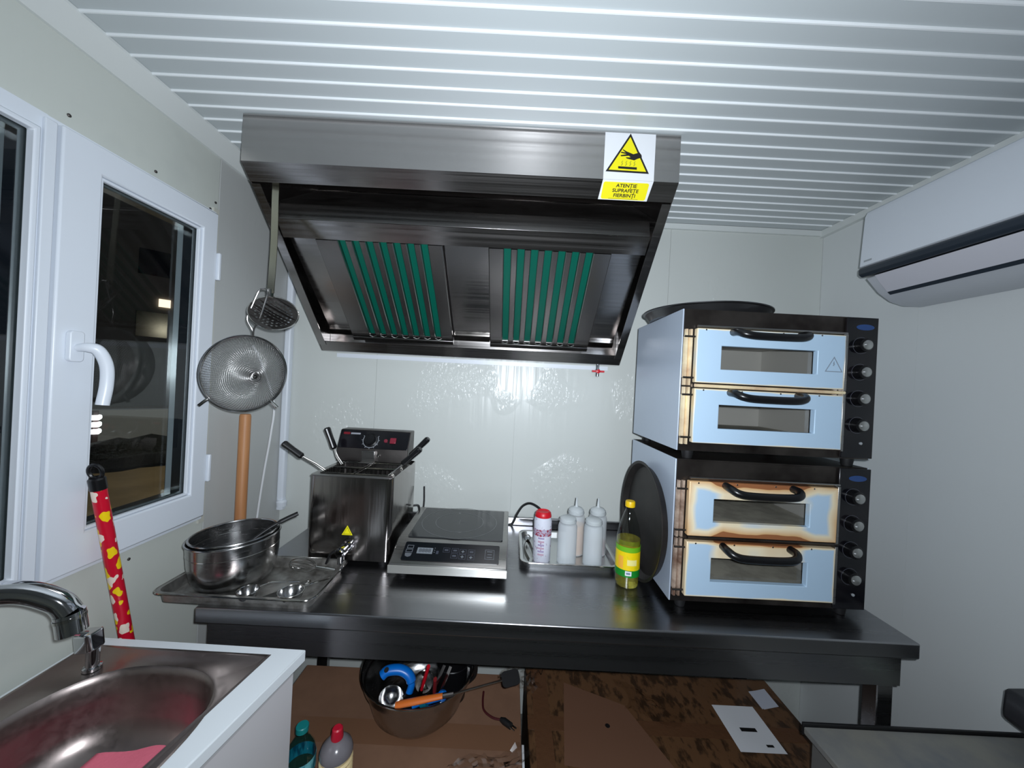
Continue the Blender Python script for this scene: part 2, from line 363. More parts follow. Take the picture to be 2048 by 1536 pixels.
# left wall with the two-light window opening
WY0, WY1, WZ0, WZ1 = -.20, 1.21, 1.0, 2.02
wl = struct('wall_left', MB().box(XL-.09, XL-.008, YF, WY0, 0, ZC).box(XL-.09, XL-.008, WY1, YB, 0, ZC).box(XL-.09, XL-.008, WY0, WY1, 0, WZ0).box(XL-.09, XL-.008, WY0, WY1, WZ1, ZC), trim_m, 'left wall of white panels with the window in it', 'wall')
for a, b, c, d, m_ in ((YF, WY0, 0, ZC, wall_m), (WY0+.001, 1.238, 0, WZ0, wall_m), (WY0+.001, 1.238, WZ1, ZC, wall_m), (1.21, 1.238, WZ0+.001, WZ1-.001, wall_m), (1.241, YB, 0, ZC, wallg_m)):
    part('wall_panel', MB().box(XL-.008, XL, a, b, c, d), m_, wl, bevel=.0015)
for y, z in ((.82, 2.055), (1.02, 2.045), (1.205, 2.03), (1.225, 2.06), (1.232, 1.86), (1.0, .965)):
    part('screw', MB().lathe([(.004, 0), (.004, .002), (.002, .0035), (0, .0035)], 10, T(XL, y, z) @ Matrix.Rotation(R(90), 4, 'Y'), ), steel_dark, wl)
def trim(n, mb, m, lab): return struct('trim_%d' % n, mb, m, lab, 'trim')
trim(1, MB().prism([(XL, ZC-.001), (XL, ZC-.05), (XL+.008, ZC-.05), (XL+.05, ZC-.008), (XL+.05, ZC-.001)], YF, YB-.001, 'y'), trim_m, 'white cove trim between ceiling and left wall')
trim(2, MB().box(XR-.02, XR, YF, YB, ZC-.03, ZC-.001), trim_m, 'slim white trim between ceiling and right wall')
trim(3, MB().box(XL+.052, XR-.02, YB-.012, YB, ZC-.025, ZC-.001), trim_m, 'slim white trim between ceiling and back wall')
t4 = MB().prism(rrect(XL+.001, XL+.03, YB-.032, YB-.001, .008), .885, ZC-.06).lathe([(.02, 0), (.022, .02), (.016, .03), (0, .03)], 14, T(XL+.023, YB-.024, .9))
trim(4, t4, white_pvc, 'white conduit running up the back left corner')
trim(5, MB().box(XL, XL+.006, 1.215, 1.236, WZ0-.02, WZ1+.02), mat('beige_strip', (196, 196, 186), .5), 'narrow beige cover strip beside the window')
trim(6, MB().box(-.80, .43, YB-.008, YB-.0005, 1.582, 1.600), white_pvc, 'white rail on the back wall just under the hood')
# window
FX = -.998   # front of sash
fr = struct('window_frame_temp', MB().frame((WY0, .769, WZ0, WZ1), (WY0+.05, .757, WZ0+.035, WZ1-.035), XL-.07, FX-.012, 'x'), white_pvc, 'fixed window light with white frame at the left edge', 'window')
fr.name = 'window_2'; WM[fr.name] = Matrix.Identity(4)
part('glazing_bead', MB().frame((WY0+.05, .757, WZ0+.035, WZ1-.035), (WY0+.062, .746, WZ0+.046, WZ1-.046), -1.0245, -1.005, 'x'), white_pvc, fr, bevel=.003)
for xg in (-1.028, -1.058): part('pane', MB().box(xg, xg+.003, WY0+.051, .756, WZ0+.036, WZ1-.036), glass_m, fr)
part('spacer_bar', MB().frame((WY0+.052, .755, WZ0+.037, WZ1-.037), (WY0+.07, .737, WZ0+.055, WZ1-.055), -1.0545, -1.0285, 'x'), alu, fr)
w1 = struct('window_1', MB().frame((.770, WY1, WZ0, WZ1), (.80, WY1-.02, WZ0+.02, WZ1-.02), XL-.07, FX-.014, 'x'), white_pvc, 'openable window sash with white handle above the sink', 'window')
gy0, gy1, gz0, gz1 = .866, 1.150, 1.098, 1.945
part('sash', MB().frame((.787, 1.204, 1.012, 2.012), (gy0, gy1, gz0, gz1), XL-.055, FX, 'x'), white_pvc, w1, bevel=.004)
part('glazing_bead', MB().frame((gy0+.0005, gy1-.0005, gz0+.0005, gz1-.0005), (gy0+.008, gy1-.008, gz0+.008, gz1-.008), -1.0165, -1.005, 'x'), white_pvc, w1, bevel=.002)
for xg in (-1.020, -1.052): part('pane', MB().box(xg, xg+.003, gy0+.001, gy1-.001, gz0+.001, gz1-.001), glass_m, w1)
part('spacer_bar', MB().frame((gy0+.002, gy1-.002, gz0+.002, gz1-.002), (gy0+.016, gy1-.016, gz0+.016, gz1-.016), -1.0485, -1.0205, 'x'), alu, w1)
part('mullion_cover', MB().box(FX-.0118, FX-.004, .760, .781, WZ0+.01, WZ1-.01), white_pvc, w1, bevel=.002)
h = part('handle', MB().tube(arc([(FX+.012, .822, 1.532), (FX+.03, .826, 1.534), (FX+.042, .838, 1.528), (FX+.046, .852, 1.495), (FX+.044, .856, 1.45), (FX+.042, .851, 1.402)]), [.0075+.003*min(1, i/14) for i in range(41)], 12, flat=1.15), white_pvc, w1)
part('handle_base', MB().prism(rrect(.808, .836, 1.50, 1.57, .008), FX, FX+.012, 'x'), white_pvc, h, bevel=.002)
for z in (1.84, 1.17): part('hinge', MB().box(FX-.01, FX+.008, 1.2045, 1.215, z-.045, z+.045), white_pvc, w1, bevel=.003)

# ------------------------------------------------------------------ outside, seen through the panes at night
tan_m = mat('dirt_yard', (150, 132, 104), .9, spots=(1.2, (1, 1, 1), .35, .6, (128, 112, 88)))
struct('yard_ground', MB().box(-30, XL-.12, -4, 34, -.35, -.25), tan_m, 'bare sandy yard outside the window', 'ground')
facade = thing('apartment_block', 'dark apartment block far across the yard with one lit window', 'building', (-15, 17, -.25), (0, 0, R(48)))
fac_m = mat('night_facade', (120, 118, 120), .8)
part('wall', MB().box(-9, 9, 0, 1, 0, 9), fac_m, facade, local=True)
lit_m = mat('lit_window', (255, 226, 190), .5, emit=3.0)
dark_w = mat('dark_window', (20, 22, 30), .15)
for i in range(6):
    for j in range(2):
        x = -6.6+2.6*i; z = 3.0+2.7*j; o = part('window', MB().box(x-.5, x+.5, -.06, -.001, z, z+1.1), dark_w, facade, local=True, bevel=.01)
litw = part('window', MB().box(-1.22, -.84, -.08, -.001, 4.38, 4.72), lit_m, facade, local=True, label='small lit window')
kerb = single('low_pale_wall', MB().box(-5, 6, 0, .3, 0, .75), mat('pale_concrete', (170, 176, 184), .7), 'pale low wall running across the far side of the yard', 'wall', (-8.2, 8.4, -.25), rot=(0, 0, R(48)), local=True, bevel=.02)
hed = MB()
rr = random.Random(3)
for i in range(44):
    hx = -4+i*.2; hr = .26+rr.random()*.16
    hed.lathe([(0, 0), (hr*.8, .05), (hr, hr*.6), (hr*.7, hr*1.1), (0, hr*1.3)], 9, T(hx, rr.uniform(-.2, .2), 0))
single('low_hedge', hed, mat('dark_hedge', (34, 38, 40), .9, bump=(20, (1, 1, 1), 1, .05)), 'dark low hedge in front of the pale wall outside', 'hedge', (-6.4, 6.5, -.25), rot=(0, 0, R(48)), local=True)
bl = thing('bollard_light', 'dark post with three bright white lamps beside the window handle', 'lamp', (-7.4, 6.45, -.25))
part('post', MB().box(-.05, .05, -.05, .05, 0, .9), mat('post_dark', (60, 44, 44), .6), bl, local=True, bevel=.01)
lampm = mat('white_lamp', (255, 255, 255), .4, emit=9)
for k in range(3): part('lamp', MB().prism(rrect(-.10, .10, -.042, .042, .03), -.07, .07, 'y', T(0, 0, .53+k*.125) @ Matrix.Rotation(R(42), 4, 'Z')), lampm, bl, local=True)

# ------------------------------------------------------------------ steel work table
TZ = .87
tb = thing('work_table', 'long stainless steel work table along the back wall', 'table', (.15, 1.3, 0))
part('tabletop', MB().box(-.805, 1.11, .956, 1.64, TZ-.042, TZ), table_m, tb, bevel=.004)
part('apron', MB().box(-.79, 1.092, .985, 1.0, .735, TZ-.042).box(-.79, 1.092, 1.60, 1.615, .735, TZ-.042).box(-.79, -.775, 1.0, 1.60, .735, TZ-.042).box(1.077, 1.092, 1.0, 1.60, .735, TZ-.042), table_m, tb)
for x in (-.79, 1.047):
    for y in (.986, 1.57): part('leg', MB().box(x+.0005, x+.0445, y+.0145, y+.0445 if y > 1 else y+.058, .012, .735), table_m, tb, bevel=.003)
for x in (-.768, 1.069):
    for y in (1.02, 1.6): part('foot', MB().lathe([(.014, 0), (.018, .003), (.016, .014), (0, .014)], 14, T(x, y, 0)), rubber, tb)
part('backsplash', MB().box(-.805, 1.11, 1.622, 1.64, TZ+.0002, TZ+.035), table_m, tb, bevel=.003)

# ------------------------------------------------------------------ extractor hood
HX0, HX1 = -.837, .464
hd = thing('extractor_hood', 'large stainless steel extractor hood with green slotted filters', 'extractor hood', (-.186, 1.4, 2.26))
FT, FB, FYF = 2.262, 2.121, 1.077            # front panel top, bottom, depth
LY, LZ = 1.118, 2.082                        # inner end of the front lip
BY, BZ = 1.585, 1.605                        # bottom rear edge
part('front_panel', MB().box(HX0, HX1, FYF, FYF+.004, FB, FT), steel_v, hd)
part('front_lip', MB().prism([(FYF, FB), (FYF+.004, FB), (LY+.002, LZ+.003), (LY, LZ)], HX0, HX1, 'x'), steel_v, hd)
for a, b in ((HX0, HX0+.003), (HX1-.003, HX1)):
    part('side_panel', MB().prism([(FYF+.0045, FB), (FYF+.0045, FT), (YB-.004, FT), (YB-.004, BZ), (BY, BZ)], a, b, 'x'), steel_v, hd)
def sl(t): return (FYF+(BY-FYF)*t, FB+(BZ-FB)*t)
for a, b in ((HX0+.0032, HX0+.030), (HX1-.030, HX1-.0032)):
    p, q = sl(.085), sl(.955); part('side_flange', MB().prism([p, q, (q[0]+.002, q[1]+.002), (p[0]+.002, p[1]+.002)], a, b, 'x'), steel_v, hd)
q = sl(.95)
part('rear_flange', MB().prism([(q[0]-.008, q[1]+.012), (BY, BZ), (BY+.004, BZ), (q[0]-.004, q[1]+.014)], HX0+.004, HX1-.004, 'x'), steel_v, hd)
part('bottom_pan', MB().box(HX0+.004, HX1-.004, BY, YB-.006, BZ, BZ+.003), steel_v, hd)
part('rear_panel', MB().box(HX0+.004, HX1-.004, YB-.009, YB-.005, BZ+.004, FT), steel_v, hd)
part('top_panel', MB().box(HX0+.004, HX1-.004, FYF+.005, YB-.01, FT-.004, FT-.001), steel_v, hd)
# filter housing
FTY, FTZ, FBY, FBZ = 1.24, 1.962, 1.575, 1.668
part('housing_front', MB().prism([(1.198, 2.008), (1.202, 2.008), (1.214, 2.062), (1.210, 2.064)], HX0+.034, HX1-.034, 'x'), steel, hd, bevel=.001)
part('housing_lip', MB().prism([(1.198, 2.0065), (1.202, 2.0075), (FTY+.002, FTZ+.006), (FTY-.003, FTZ-.002)], HX0+.034, HX1-.034, 'x'), steel_v, hd)
part('housing_top', MB().prism([(1.212, 2.0645), (1.216, 2.0625), (1.5, 2.255), (1.496, 2.256)], HX0+.004, HX1-.004, 'x'), steel_dark, hd)
ux = Vector((1, 0, 0)); uy = Vector((0, FTY-FBY, FTZ-FBZ)); FL = uy.length; uy.normalize()
FMX = basis((0, FBY, FBZ), ux, uy)           # local x = world X, y up the slope, z = towards the cook below... 
nz = ux.cross(uy)
sg = 1 if nz.y < 0 else -1                   # side that faces the camera
def fbox(mb, x0, x1, y0, y1, d0, d1): return mb.box(x0, x1, y0, y1, min(sg*d0, sg*d1), max(sg*d0, sg*d1), FMX)
for nm, a, b in (('blank_panel', HX0+.036, -.70), ('blank_panel', -.262, -.105), ('blank_panel', .32, HX1-.036)):
    part(nm, fbox(MB(), a+.001, b-.001, -.002, FL, -.03, -.026), steel_v, hd)
    part('drip_strip', fbox(MB(), a+.002, b-.002, .002, .03, -.025, -.012), polish, hd)
for (a, b, s0) in ((-.70, -.262, -.622), (-.105, .32, -.052)):
    fl = part('baffle_filter', fbox(MB(), a+.001, b-.001, .004, FL-.002, -.03, -.027), steel_dark, hd)
    pitch = .0472; sw = .026
    xs_ = [a+.002]+[s0+pitch*k+sw for k in range(7)]; xe = [s0+pitch*k for k in range(7)]+[b-.002]
    for x0, x1 in zip(xs_, xe):
        mb = MB(); ww = x1-x0; e_ = min(.005, ww*.3)
        mb.prism([(x0, -.012*sg), (x0, -.002*sg), (x0+e_*.4, 0), (x1-e_*.4, 0), (x1, -.002*sg), (x1, -.012*sg)], .012, FL-.004, 'y', FMX)
        part('baffle', mb, mat('baffle_steel', (176, 172, 170), .27, 1), fl)
    for k in range(7):
        part('film_strip', fbox(MB(), s0+pitch*k+.001, s0+pitch*k+sw-.001, .016, FL-.006, -.018, -.014), film_green, fl)
        part('baffle_end', MB().tube([(s0+pitch*k-.001, .014, sg*-.002), (s0+pitch*k+sw*.5, .008, 0), (s0+pitch*k+sw+.001, .014, sg*-.002)], .0022, 6, mtx=FMX), polish, fl)
    part('filter_rail', fbox(MB(), a+.002, b-.002, -.014, .005, -.02, .001), steel, fl, bevel=.001)
# red drain tap under the rear right of the hood
dv = part('drain_tap', MB().lathe([(.008, 0), (.008, -.02), (.011, -.02), (.011, -.032), (.009, -.034), (.009, -.052), (.006, -.054), (0, -.054)], 14, T(.377, 1.62, BZ)), chrome, hd)
part('tap_lever', MB().box(-.027, .027, -.006, .0, -.004, .004, T(.377, 1.606, BZ-.03)).lathe([(.009, 0), (.009, .012), (0, .014)], 12, T(.377, 1.611, BZ-.03) @ Matrix.Rotation(R(90), 4, 'X')), red_m, dv)
# warning sticker folded over the lower edge of the front panel
SX0, SX1, SY = .239, .389, FYF-.0006
lip_d = (Vector((0, LY, LZ))-Vector((0, FYF, FB))); lip_l = lip_d.length; lip_d.normalize()
lip_n = Vector((1, 0, 0)).cross(-lip_d)
st = part('warning_sticker', MB().box(SX0, SX1, SY, FYF-.0001, FB, FT-.002).add([(SX0, FYF+lip_n.y*.0006, FB+lip_n.z*.0006), (SX1, FYF+lip_n.y*.0006, FB+lip_n.z*.0006), (SX1-.004, LY+lip_n.y*.0006, LZ+lip_n.z*.0006), (SX0-.004, LY+lip_n.y*.0006, LZ+lip_n.z*.0006)], [(0, 1, 2, 3)]), paper_m, hd, label='white and yellow hot surface warning sticker')
def zx(x, y): return (SX0+(x-195)/920*.15, FT-.002-(y-190)/890*.139)
tri = [zx(655, 196), zx(1020, 945), zx(230, 935)]
cx = sum(p[0] for p in tri)/3; cz = sum(p[1] for p in tri)/3
part('triangle_border', MB().prism(tri, SY-.0004, SY-.0001, 'y'), ink_m, st, smooth=False)
part('triangle', MB().prism([(cx+(a-cx)*.86, cz+(b-cz)*.86) for a, b in tri], SY-.0008, SY-.0005, 'y'), yellow_m, st, smooth=False)
hand = [(525, 505), (600, 545), (720, 590), (830, 550), (868, 600), (875, 645), (800, 672), (740, 705), (600, 675), (585, 655), (672, 652), (640, 622), (500, 640), (485, 620), (600, 594), (490, 574), (497, 553), (580, 565), (525, 520)]
part('hand_symbol', MB().prism([zx(*p) for p in hand], SY-.0012, SY-.0009, 'y'), ink_m, st, smooth=False)
part('hot_plate_symbol', MB().prism([zx(455, 830), zx(795, 835), zx(795, 880), zx(455, 872)], SY-.0012, SY-.0009, 'y'), ink_m, st, smooth=False)
heat = mat('printed_heat', (170, 166, 30), .6)
for k in range(4):
    x = 500+k*75; part('heat_wave_symbol', MB().prism([zx(x, 815), zx(x+22, 780), zx(x+8, 750), zx(x+30, 720), zx(x+42, 722), zx(x+24, 752), zx(x+40, 782), zx(x+18, 815)], SY-.0012, SY-.0009, 'y'), heat, st, smooth=False)
LM = basis((SX0+.0715, FYF+lip_d.y*.03+lip_n.y*.0012, FB+lip_d.z*.03+lip_n.z*.0012), (1, 0, 0), -lip_d)
part('text_panel', MB().prism(rrect(-.068, .068, -.0245, .024, .006), -.0004, 0, 'z', LM), yellow_m, st)
for k, s_t in enumerate(('ATENȚIE', 'SUPRAFEȚE', 'FIERBINȚI')):
    text('sticker_text', s_t, .0135, LM @ T(.002, .0145-k*.0138, .0004), ink_m, st, sx=1.16)
part('fine_print', MB().box(-.045, .045, -.0225, -.0218, .0002, .0005, LM), ink_m, st)

# ------------------------------------------------------------------ skimmer and sieve hanging from the hood
sk = thing('skimmer', 'long-handled round perforated skimmer hanging from the hood', 'skimmer', (-.765, 1.13, 1.75))
part('handle', MB().strip(arc([(-.772, 1.125, 2.09), (-.772, 1.136, 2.096), (-.772, 1.141, 2.08), (-.771, 1.14, 2.04), (-.766, 1.137, 1.9), (-.765, 1.131, 1.745)]), .020, .003, (1, .1, 0)), mat('handle_steel', (186, 182, 164), .25, 1), sk)
cu = bpy.data.curves.new('skimmer_disc', 'CURVE'); cu.dimensions = '2D'; cu.fill_mode = 'BOTH'; cu.extrude = .0007
def cspl(cx, cy, r, n):
    sp = cu.splines.new('POLY'); sp.points.add(n-1); sp.use_cyclic_u = True
    for k, (x, y) in enumerate(circ(n, r, cx, cy)): sp.points[k].co = (x, y, 0, 1)
cspl(0, 0, .066, 48)
for rr_, n_ in ((0, 1), (.012, 6), (.024, 12), (.036, 18), (.048, 24)):
    for k in range(n_): cspl(rr_*math.cos(2*PI*k/n_), rr_*math.sin(2*PI*k/n_), .0034, 8)
tmp = bpy.data.objects.new('tmp', cu); C.objects.link(tmp); bpy.context.view_layer.update()
dm = bpy.data.meshes.new_from_object(tmp.evaluated_get(bpy.context.evaluated_depsgraph_get())); bpy.data.objects.remove(tmp)
DM = T(-.750, 1.128, 1.683) @ Euler((R(52), R(28), R(12))).to_matrix().to_4x4()
for v in dm.vertices:
    v.co.z -= .010*max(0, 1-(v.co.x**2+v.co.y**2)/.066**2)
dm.transform(DM); dm.materials.clear(); link('perforated_disc', dm, steel_dark, sk)
part('disc_rim', MB().tube([(x, y, 0) for x, y in circ(40, .066)], .0022, 8, True, DM), polish, sk)
part('ferrule', MB().tube([(-.765, 1.131, 1.756), (-.764, 1.130, 1.732)], .011, 10, flat=.5), polish, sk)
sv = thing('sieve', 'large round fine wire mesh sieve hanging below the skimmer', 'sieve', (-.83, 1.12, 1.49))
SM = T(-.818, 1.105, 1.492) @ Euler((R(82), R(-3), R(14))).to_matrix().to_4x4()   # local z = towards the room
n1, n2 = 92, 30
mbm = MB(); prof = []
for i in range(n2+1):
    a = R(1.2+88.8*i/n2); prof.append((.114*math.sin(a), -.080*math.cos(a)))
mbm.lathe(prof, n1, SM, caps=False)
mesh_o = part('wire_mesh', mbm, mat('mesh_wire', (176, 174, 172), .25, 1), sv)
wf = mesh_o.modifiers.new('wires', 'WIREFRAME'); wf.thickness = .0017; wf.use_even_offset = False
part('rim', MB().tube([(x, y, 0) for x, y in circ(64, .115)], .0045, 10, True, SM, flat=1.3), bowl_m, sv)
part('handle_wires', MB().tube(arc([(-.805, 1.121, 1.607), (-.803, 1.112, 1.626), (-.814, 1.104, 1.658), (-.80, 1.104, 1.70), (-.785, 1.106, 1.742), (-.782, 1.112, 1.752)]), .0025, 8).tube(arc([(-.805, 1.121, 1.607), (-.797, 1.112, 1.628), (-.777, 1.104, 1.657), (-.765, 1.104, 1.70), (-.758, 1.106, 1.735), (-.765, 1.111, 1.752), (-.782, 1.112, 1.752)]), .0025, 8), steel, sv)
for a in (222, 312):
    ca, sa = math.cos(R(a)), math.sin(R(a))
    part('rest_hook', MB().tube([(.113*ca, .113*sa, 0), (.125*ca, .125*sa, .004), (.145*ca, .145*sa, .003)], .0045, 8, mtx=SM), polish, sv)

# ------------------------------------------------------------------ pizza ovens
def knob_mesh():
    return MB().lathe([(.0125, 0), (.0125, .002), (.0115, .016), (.0105, .018), (0, .018)], 24)
def make_oven(z0, mats, label, logo_dark):
    d1m, d2m, hm = mats
    ov = thing('pizza_oven', label, 'pizza oven', (.768, 1.25, z0), group=None)
    X0, X1, Y0, Y1, H = .487, 1.050, 1.057, 1.432, .412
    z1 = z0+H
    part('side_panel', MB().box(X0, X0+.004, Y0, Y1, z0, z1), side_steel, ov, bevel=.001)
    part('side_panel', MB().box(X1-.004, X1, Y0, Y1, z0, z1), side_steel, ov, bevel=.001)
    part('rear_panel', MB().box(X0+.004, X1-.004, Y1-.004, Y1, z0, z1), oven_dark, ov)
    part('top_panel', MB().box(X0+.004, X1-.004, Y0, Y1-.004, z1-.004, z1), oven_dark, ov)
    part('base_panel', MB().box(X0+.004, X1-.004, Y0, Y1-.004, z0, z0+.004), oven_dark, ov)
    cav = [(.512, .955, z0+.026, z0+.182), (.512, .955, z0+.199, z0+.354)]
    # front: frame round two chambers and the control column
    fm = MB().frame((X0+.004, X1-.004, z0+.004, z1-.004), (.530, .945, z0+.036, z0+.345), Y0-.002, Y0+.012, 'y').box(.530, .945, Y0-.002, Y0+.012, z0+.176, z0+.206)
    part('front_frame', fm, oven_dark, ov)
    part('mid_ledge', MB().tube([(.526, 1.046, z0+.1905), (.957, 1.046, z0+.1905)], .005, 8), cream_hinge if hm is cream_hinge else oven_dark, ov)
    part('top_ledge', MB().tube([(.526, 1.046, z0+.361), (.957, 1.046, z0+.361)], .004, 8), steel, ov)
    for i, (zz0, zz1) in enumerate(((z0+.03, z0+.17), (z0+.2, z0+.34))):
        part('stone_floor', MB().box(.515, .96, Y0+.014, Y1-.03, zz0+.010, zz0+.022), stone_m, ov, bevel=.002)
        part('chamber_lining', MB().box(.508, .511, Y0+.014, Y1-.02, zz0, zz1).box(.962, .965, Y0+.014, Y1-.02, zz0, zz1).box(.508, .965, Y1-.022, Y1-.018, zz0, zz1).box(.508, .965, Y0+.014, Y1-.02, zz1, zz1+.003), mat('chamber_steel', (176, 174, 170), .5, .15), ov)
    # doors
    for i, (d0, d1, w0, w1, dm_) in enumerate(((.027, .182, .070, .138, d2m), (.199, .354, .239, .306, d1m))):
        dr = part('door', MB().frame((.520, .945, z0+d0, z0+d1), (.592, .866, z0+w0, z0+w1), 1.034, 1.052, 'y'), dm_, ov, bevel=.002)
        part('door_glass', MB().box(.588, .870, 1.0525, 1.0545, z0+w0-.004, z0+w1+.004), oven_glass, dr)
        zc = z0+d1-.020
        hp = arc([(.622, 1.034, zc+.012), (.622, 1.008, zc+.010), (.636, .992, zc+.002), (.67, .988, zc-.002), (.765, .988, zc-.002), (.80, .992, zc+.002), (.814, 1.008, zc+.010), (.814, 1.034, zc+.012)], 6)
        part('door_handle', MB().tube(hp, .0105, 12), black_pl, dr)
        part('door_frame_edge', MB().box(.9455, .953, 1.036, 1.054, z0+d0-.004, z0+d1+.004), steel, dr, bevel=.001)
        for k in range(4): part('rivet', MB().lathe([(.0025, 0), (.0025, -.001), (0, -.0015)], 8, T(.545+.11*k, 1.0339, z0+d1-.004) @ Matrix.Rotation(R(-90), 4, 'X')), polish, dr)
    # hinge covers, two half-round strips beside the doors
    for x in (.4965, .5095):
        for za, zb in ((z0+.020, z0+.185), (z0+.19, z0+.352)):
            hv = MB().prism([(x-.0058, 1.0545), (x-.0052, 1.047), (x-.002, 1.043), (x+.002, 1.043), (x+.0052, 1.047), (x+.0058, 1.0545)], za+.022, zb-.022)
            hv.prism([(x-.004, 1.0545), (x-.003, 1.046), (x+.003, 1.046), (x+.004, 1.0545)], za, za+.021).prism([(x-.004, 1.0545), (x-.003, 1.046), (x+.003, 1.046), (x+.004, 1.0545)], zb-.021, zb)
            part('hinge_cover', hv, hm, ov)
    for za in (z0+.041, z0+.163, z0+.212, z0+.33):
        part('hinge_pin', MB().tube([(.4885, 1.041, za), (.518, 1.041, za)], .003, 8), steel_dark, ov)
    # control column
    cp = part('control_panel', MB().box(.958, 1.048, 1.048, 1.0545, z0+.004, z1-.002), panel_blk, ov, bevel=.001)
    part('badge', MB().prism([(1.010+.026*math.cos(a*PI/12), z1-.030+.0085*math.sin(a*PI/12)) for a in range(24)], 1.0472, 1.0478, 'y'), mat('blue_badge', (36, 66, 118), .35), cp, label='small blue oval badge')
    for k, zr in enumerate((.329, .252, .176, .099)):
        kb = part('dial_knob', MB().lathe([(.0205, 0), (.0205, .003), (.019, .018), (.0125, .020)], 28, T(1.0, 1.048, z0+zr) @ Matrix.Rotation(R(90), 4, 'X')), black_pl, ov)
        part('knob_cap', MB().lathe([(.0135, .020), (.0135, .0225), (.012, .0235), (0, .0235)], 24, T(1.0, 1.048, z0+zr) @ Matrix.Rotation(R(90), 4, 'X')), mat('silver_cap', (176, 178, 176), .3, .8), kb)
        part('knob_pointer', MB().box(.988, .9915, 1.0222, 1.0245, z0+zr-.001, z0+zr+.001), paper_m, kb)
        part('dial_ring', MB().ring([(1.0+.024*math.cos(a*PI/16), z0+zr+.024*math.sin(a*PI/16)) for a in range(32)], [(1.0+.0228*math.cos(a*PI/16), z0+zr+.0228*math.sin(a*PI/16)) for a in range(32)], 1.0474, 1.0479, 'y'), mat('printed_dial', (70, 72, 80), .4), cp)
    part('pilot_light', MB().lathe([(.004, 0), (.004, .003), (0, .004)], 12, T(1.012, 1.048, z0+.047) @ Matrix.Rotation(R(90), 4, 'X')), mat('pilot_grey', (150, 156, 160), .3), cp)
    for x in (.53, 1.005):
        for y in (1.08, 1.40):
            part('foot', MB().lathe([(.013, -.0245), (.014, -.022), (.017, 0), (0, 0)], 14, T(x, y, z0)), rubber, ov)
    return ov
ovl = make_oven(.8955, (door_burnt, door_top_warm, brown_hinge), 'lower pizza oven with browned heat-stained doors, standing on the table', True)
ovu = make_oven(1.3325, (door_clean, door_clean, cream_hinge), 'upper pizza oven with clean pale blue doors, stacked on the other oven', False)
# embossed warning triangle on the upper door
dr = [o for o in ovu.children if o.name.startswith('door') and 'frame' not in o.name][1]
tr_ = [(.887, 1.3325+.248), (.938, 1.3325+.248), (.9125, 1.3325+.292)]; tcx, tcz = .9125, 1.3325+.2627
part('embossed_triangle', MB().ring(tr_, [(tcx+(a-tcx)*.84, tcz+(b-tcz)*.84) for a, b in tr_], 1.0334, 1.0341, 'y'), mat('embossed_grey', (130, 142, 156), .4), dr)
part('embossed_bolt', MB().prism([(.909, 1.598), (.9145, 1.598), (.911, 1.6005), (.9145, 1.6005), (.9125, 1.612), (.9095, 1.6035), (.912, 1.6035)], 1.0334, 1.0341, 'y'), mat('embossed_grey', (130, 142, 156), .4), dr)
# round pan lying on top of the upper oven, and the dark pan leaning on the lower one
pan_prof = [(0, 0), (.175, 0), (.19, .022), (.197, .024), (.197, .027), (.188, .026), (.172, .004), (0, .003)]
single('pizza_pan', MB().lathe(pan_prof, 56, T(.645, 1.243, 1.7452)), mat('pan_grey_steel', (90, 90, 92), .3, .9), 'round grey pizza pan lying on top of the upper oven', 'pan', (.645, 1.243, 1.745))
LP = T(.477, 1.236, TZ+.1945) @ Matrix.Rotation(R(-88.4), 4, 'Y')
single('pizza_pan', MB().lathe([(0, 0), (.176, 0), (.187, .020), (.193, .022), (.193, .025), (.184, .023), (.172, .004), (0, .003)], 64, LP), pan_m, 'dark round pizza pan leaning upright against the lower oven', 'pan', (.47, 1.236, TZ))

# ------------------------------------------------------------------ fryer / pasta cooker with four baskets
fy = thing('deep_fryer', 'tall stainless steel countertop fryer with black control head', 'fryer', (-.517, 1.35, TZ))
FX0, FX1, FY0, FY1, FZ0, FZ1 = -.655, -.378, 1.205, 1.50, TZ+.018, 1.163
fr_m = mat('mirror_steel_dusty', (158, 153, 150), .16, 1, rvar=(12, (3, 3, .2), .1, .24), bump=(4, (5, 5, .25), .12, .008))
part('body', MB().ring(rrect(FX0, FX1, FY0, FY1, .018), rrect(FX0+.003, FX1-.003, FY0+.003, FY1-.003, .015), FZ0, FZ1).prism(rrect(FX0+.002, FX1-.002, FY0+.002, FY1-.002, .015), FZ0, FZ0+.003), fr_m, fy)
part('rim', MB().ring(rrect(FX0-.001, FX1+.001, FY0-.001, FY1-.08, .016), rrect(FX0+.022, FX1-.022, FY0+.02, FY1-.10, .012), FZ1, FZ1+.004), steel, fy, bevel=.001)
part('tank', MB().ring(rrect(FX0+.020, FX1-.020, FY0+.018, FY1-.098, .012), rrect(FX0+.022, FX1-.022, FY0+.02, FY1-.10, .012), FZ1-.16, FZ1-.0005).prism(rrect(FX0+.020, FX1-.020, FY0+.018, FY1-.098, .012), FZ1-.165, FZ1-.16), steel_dark, fy)
hx0, hx1 = -.668, -.392
part('control_head', MB().prism([(1.412, 1.168), (1.412, 1.218), (1.446, 1.288), (1.50, 1.288), (1.50, 1.168)], hx0, hx1, 'x'), steel_dark, fy, bevel=.003)
pd = Vector((0, 1.446-1.412, 1.288-1.218)); pn = Vector((1, 0, 0)).cross(pd.normalized())
PM = basis((0, 1.412, 1.218), (1, 0, 0), pd)    # x along, y up the slanted panel
PMF = PM @ T((hx0+hx1)/2, .039, 0)
cpn = part('control_panel', MB().box(-.136, .136, -.037, .036, .0002, .003, PMF), panel_blk, fy, bevel=.001)
part('logo_block', MB().prism(rrect(-.124, -.098, .017, .026, .003), .003, .0035, 'z', PMF), mat('logo_red', (120, 22, 34), .4), cpn)
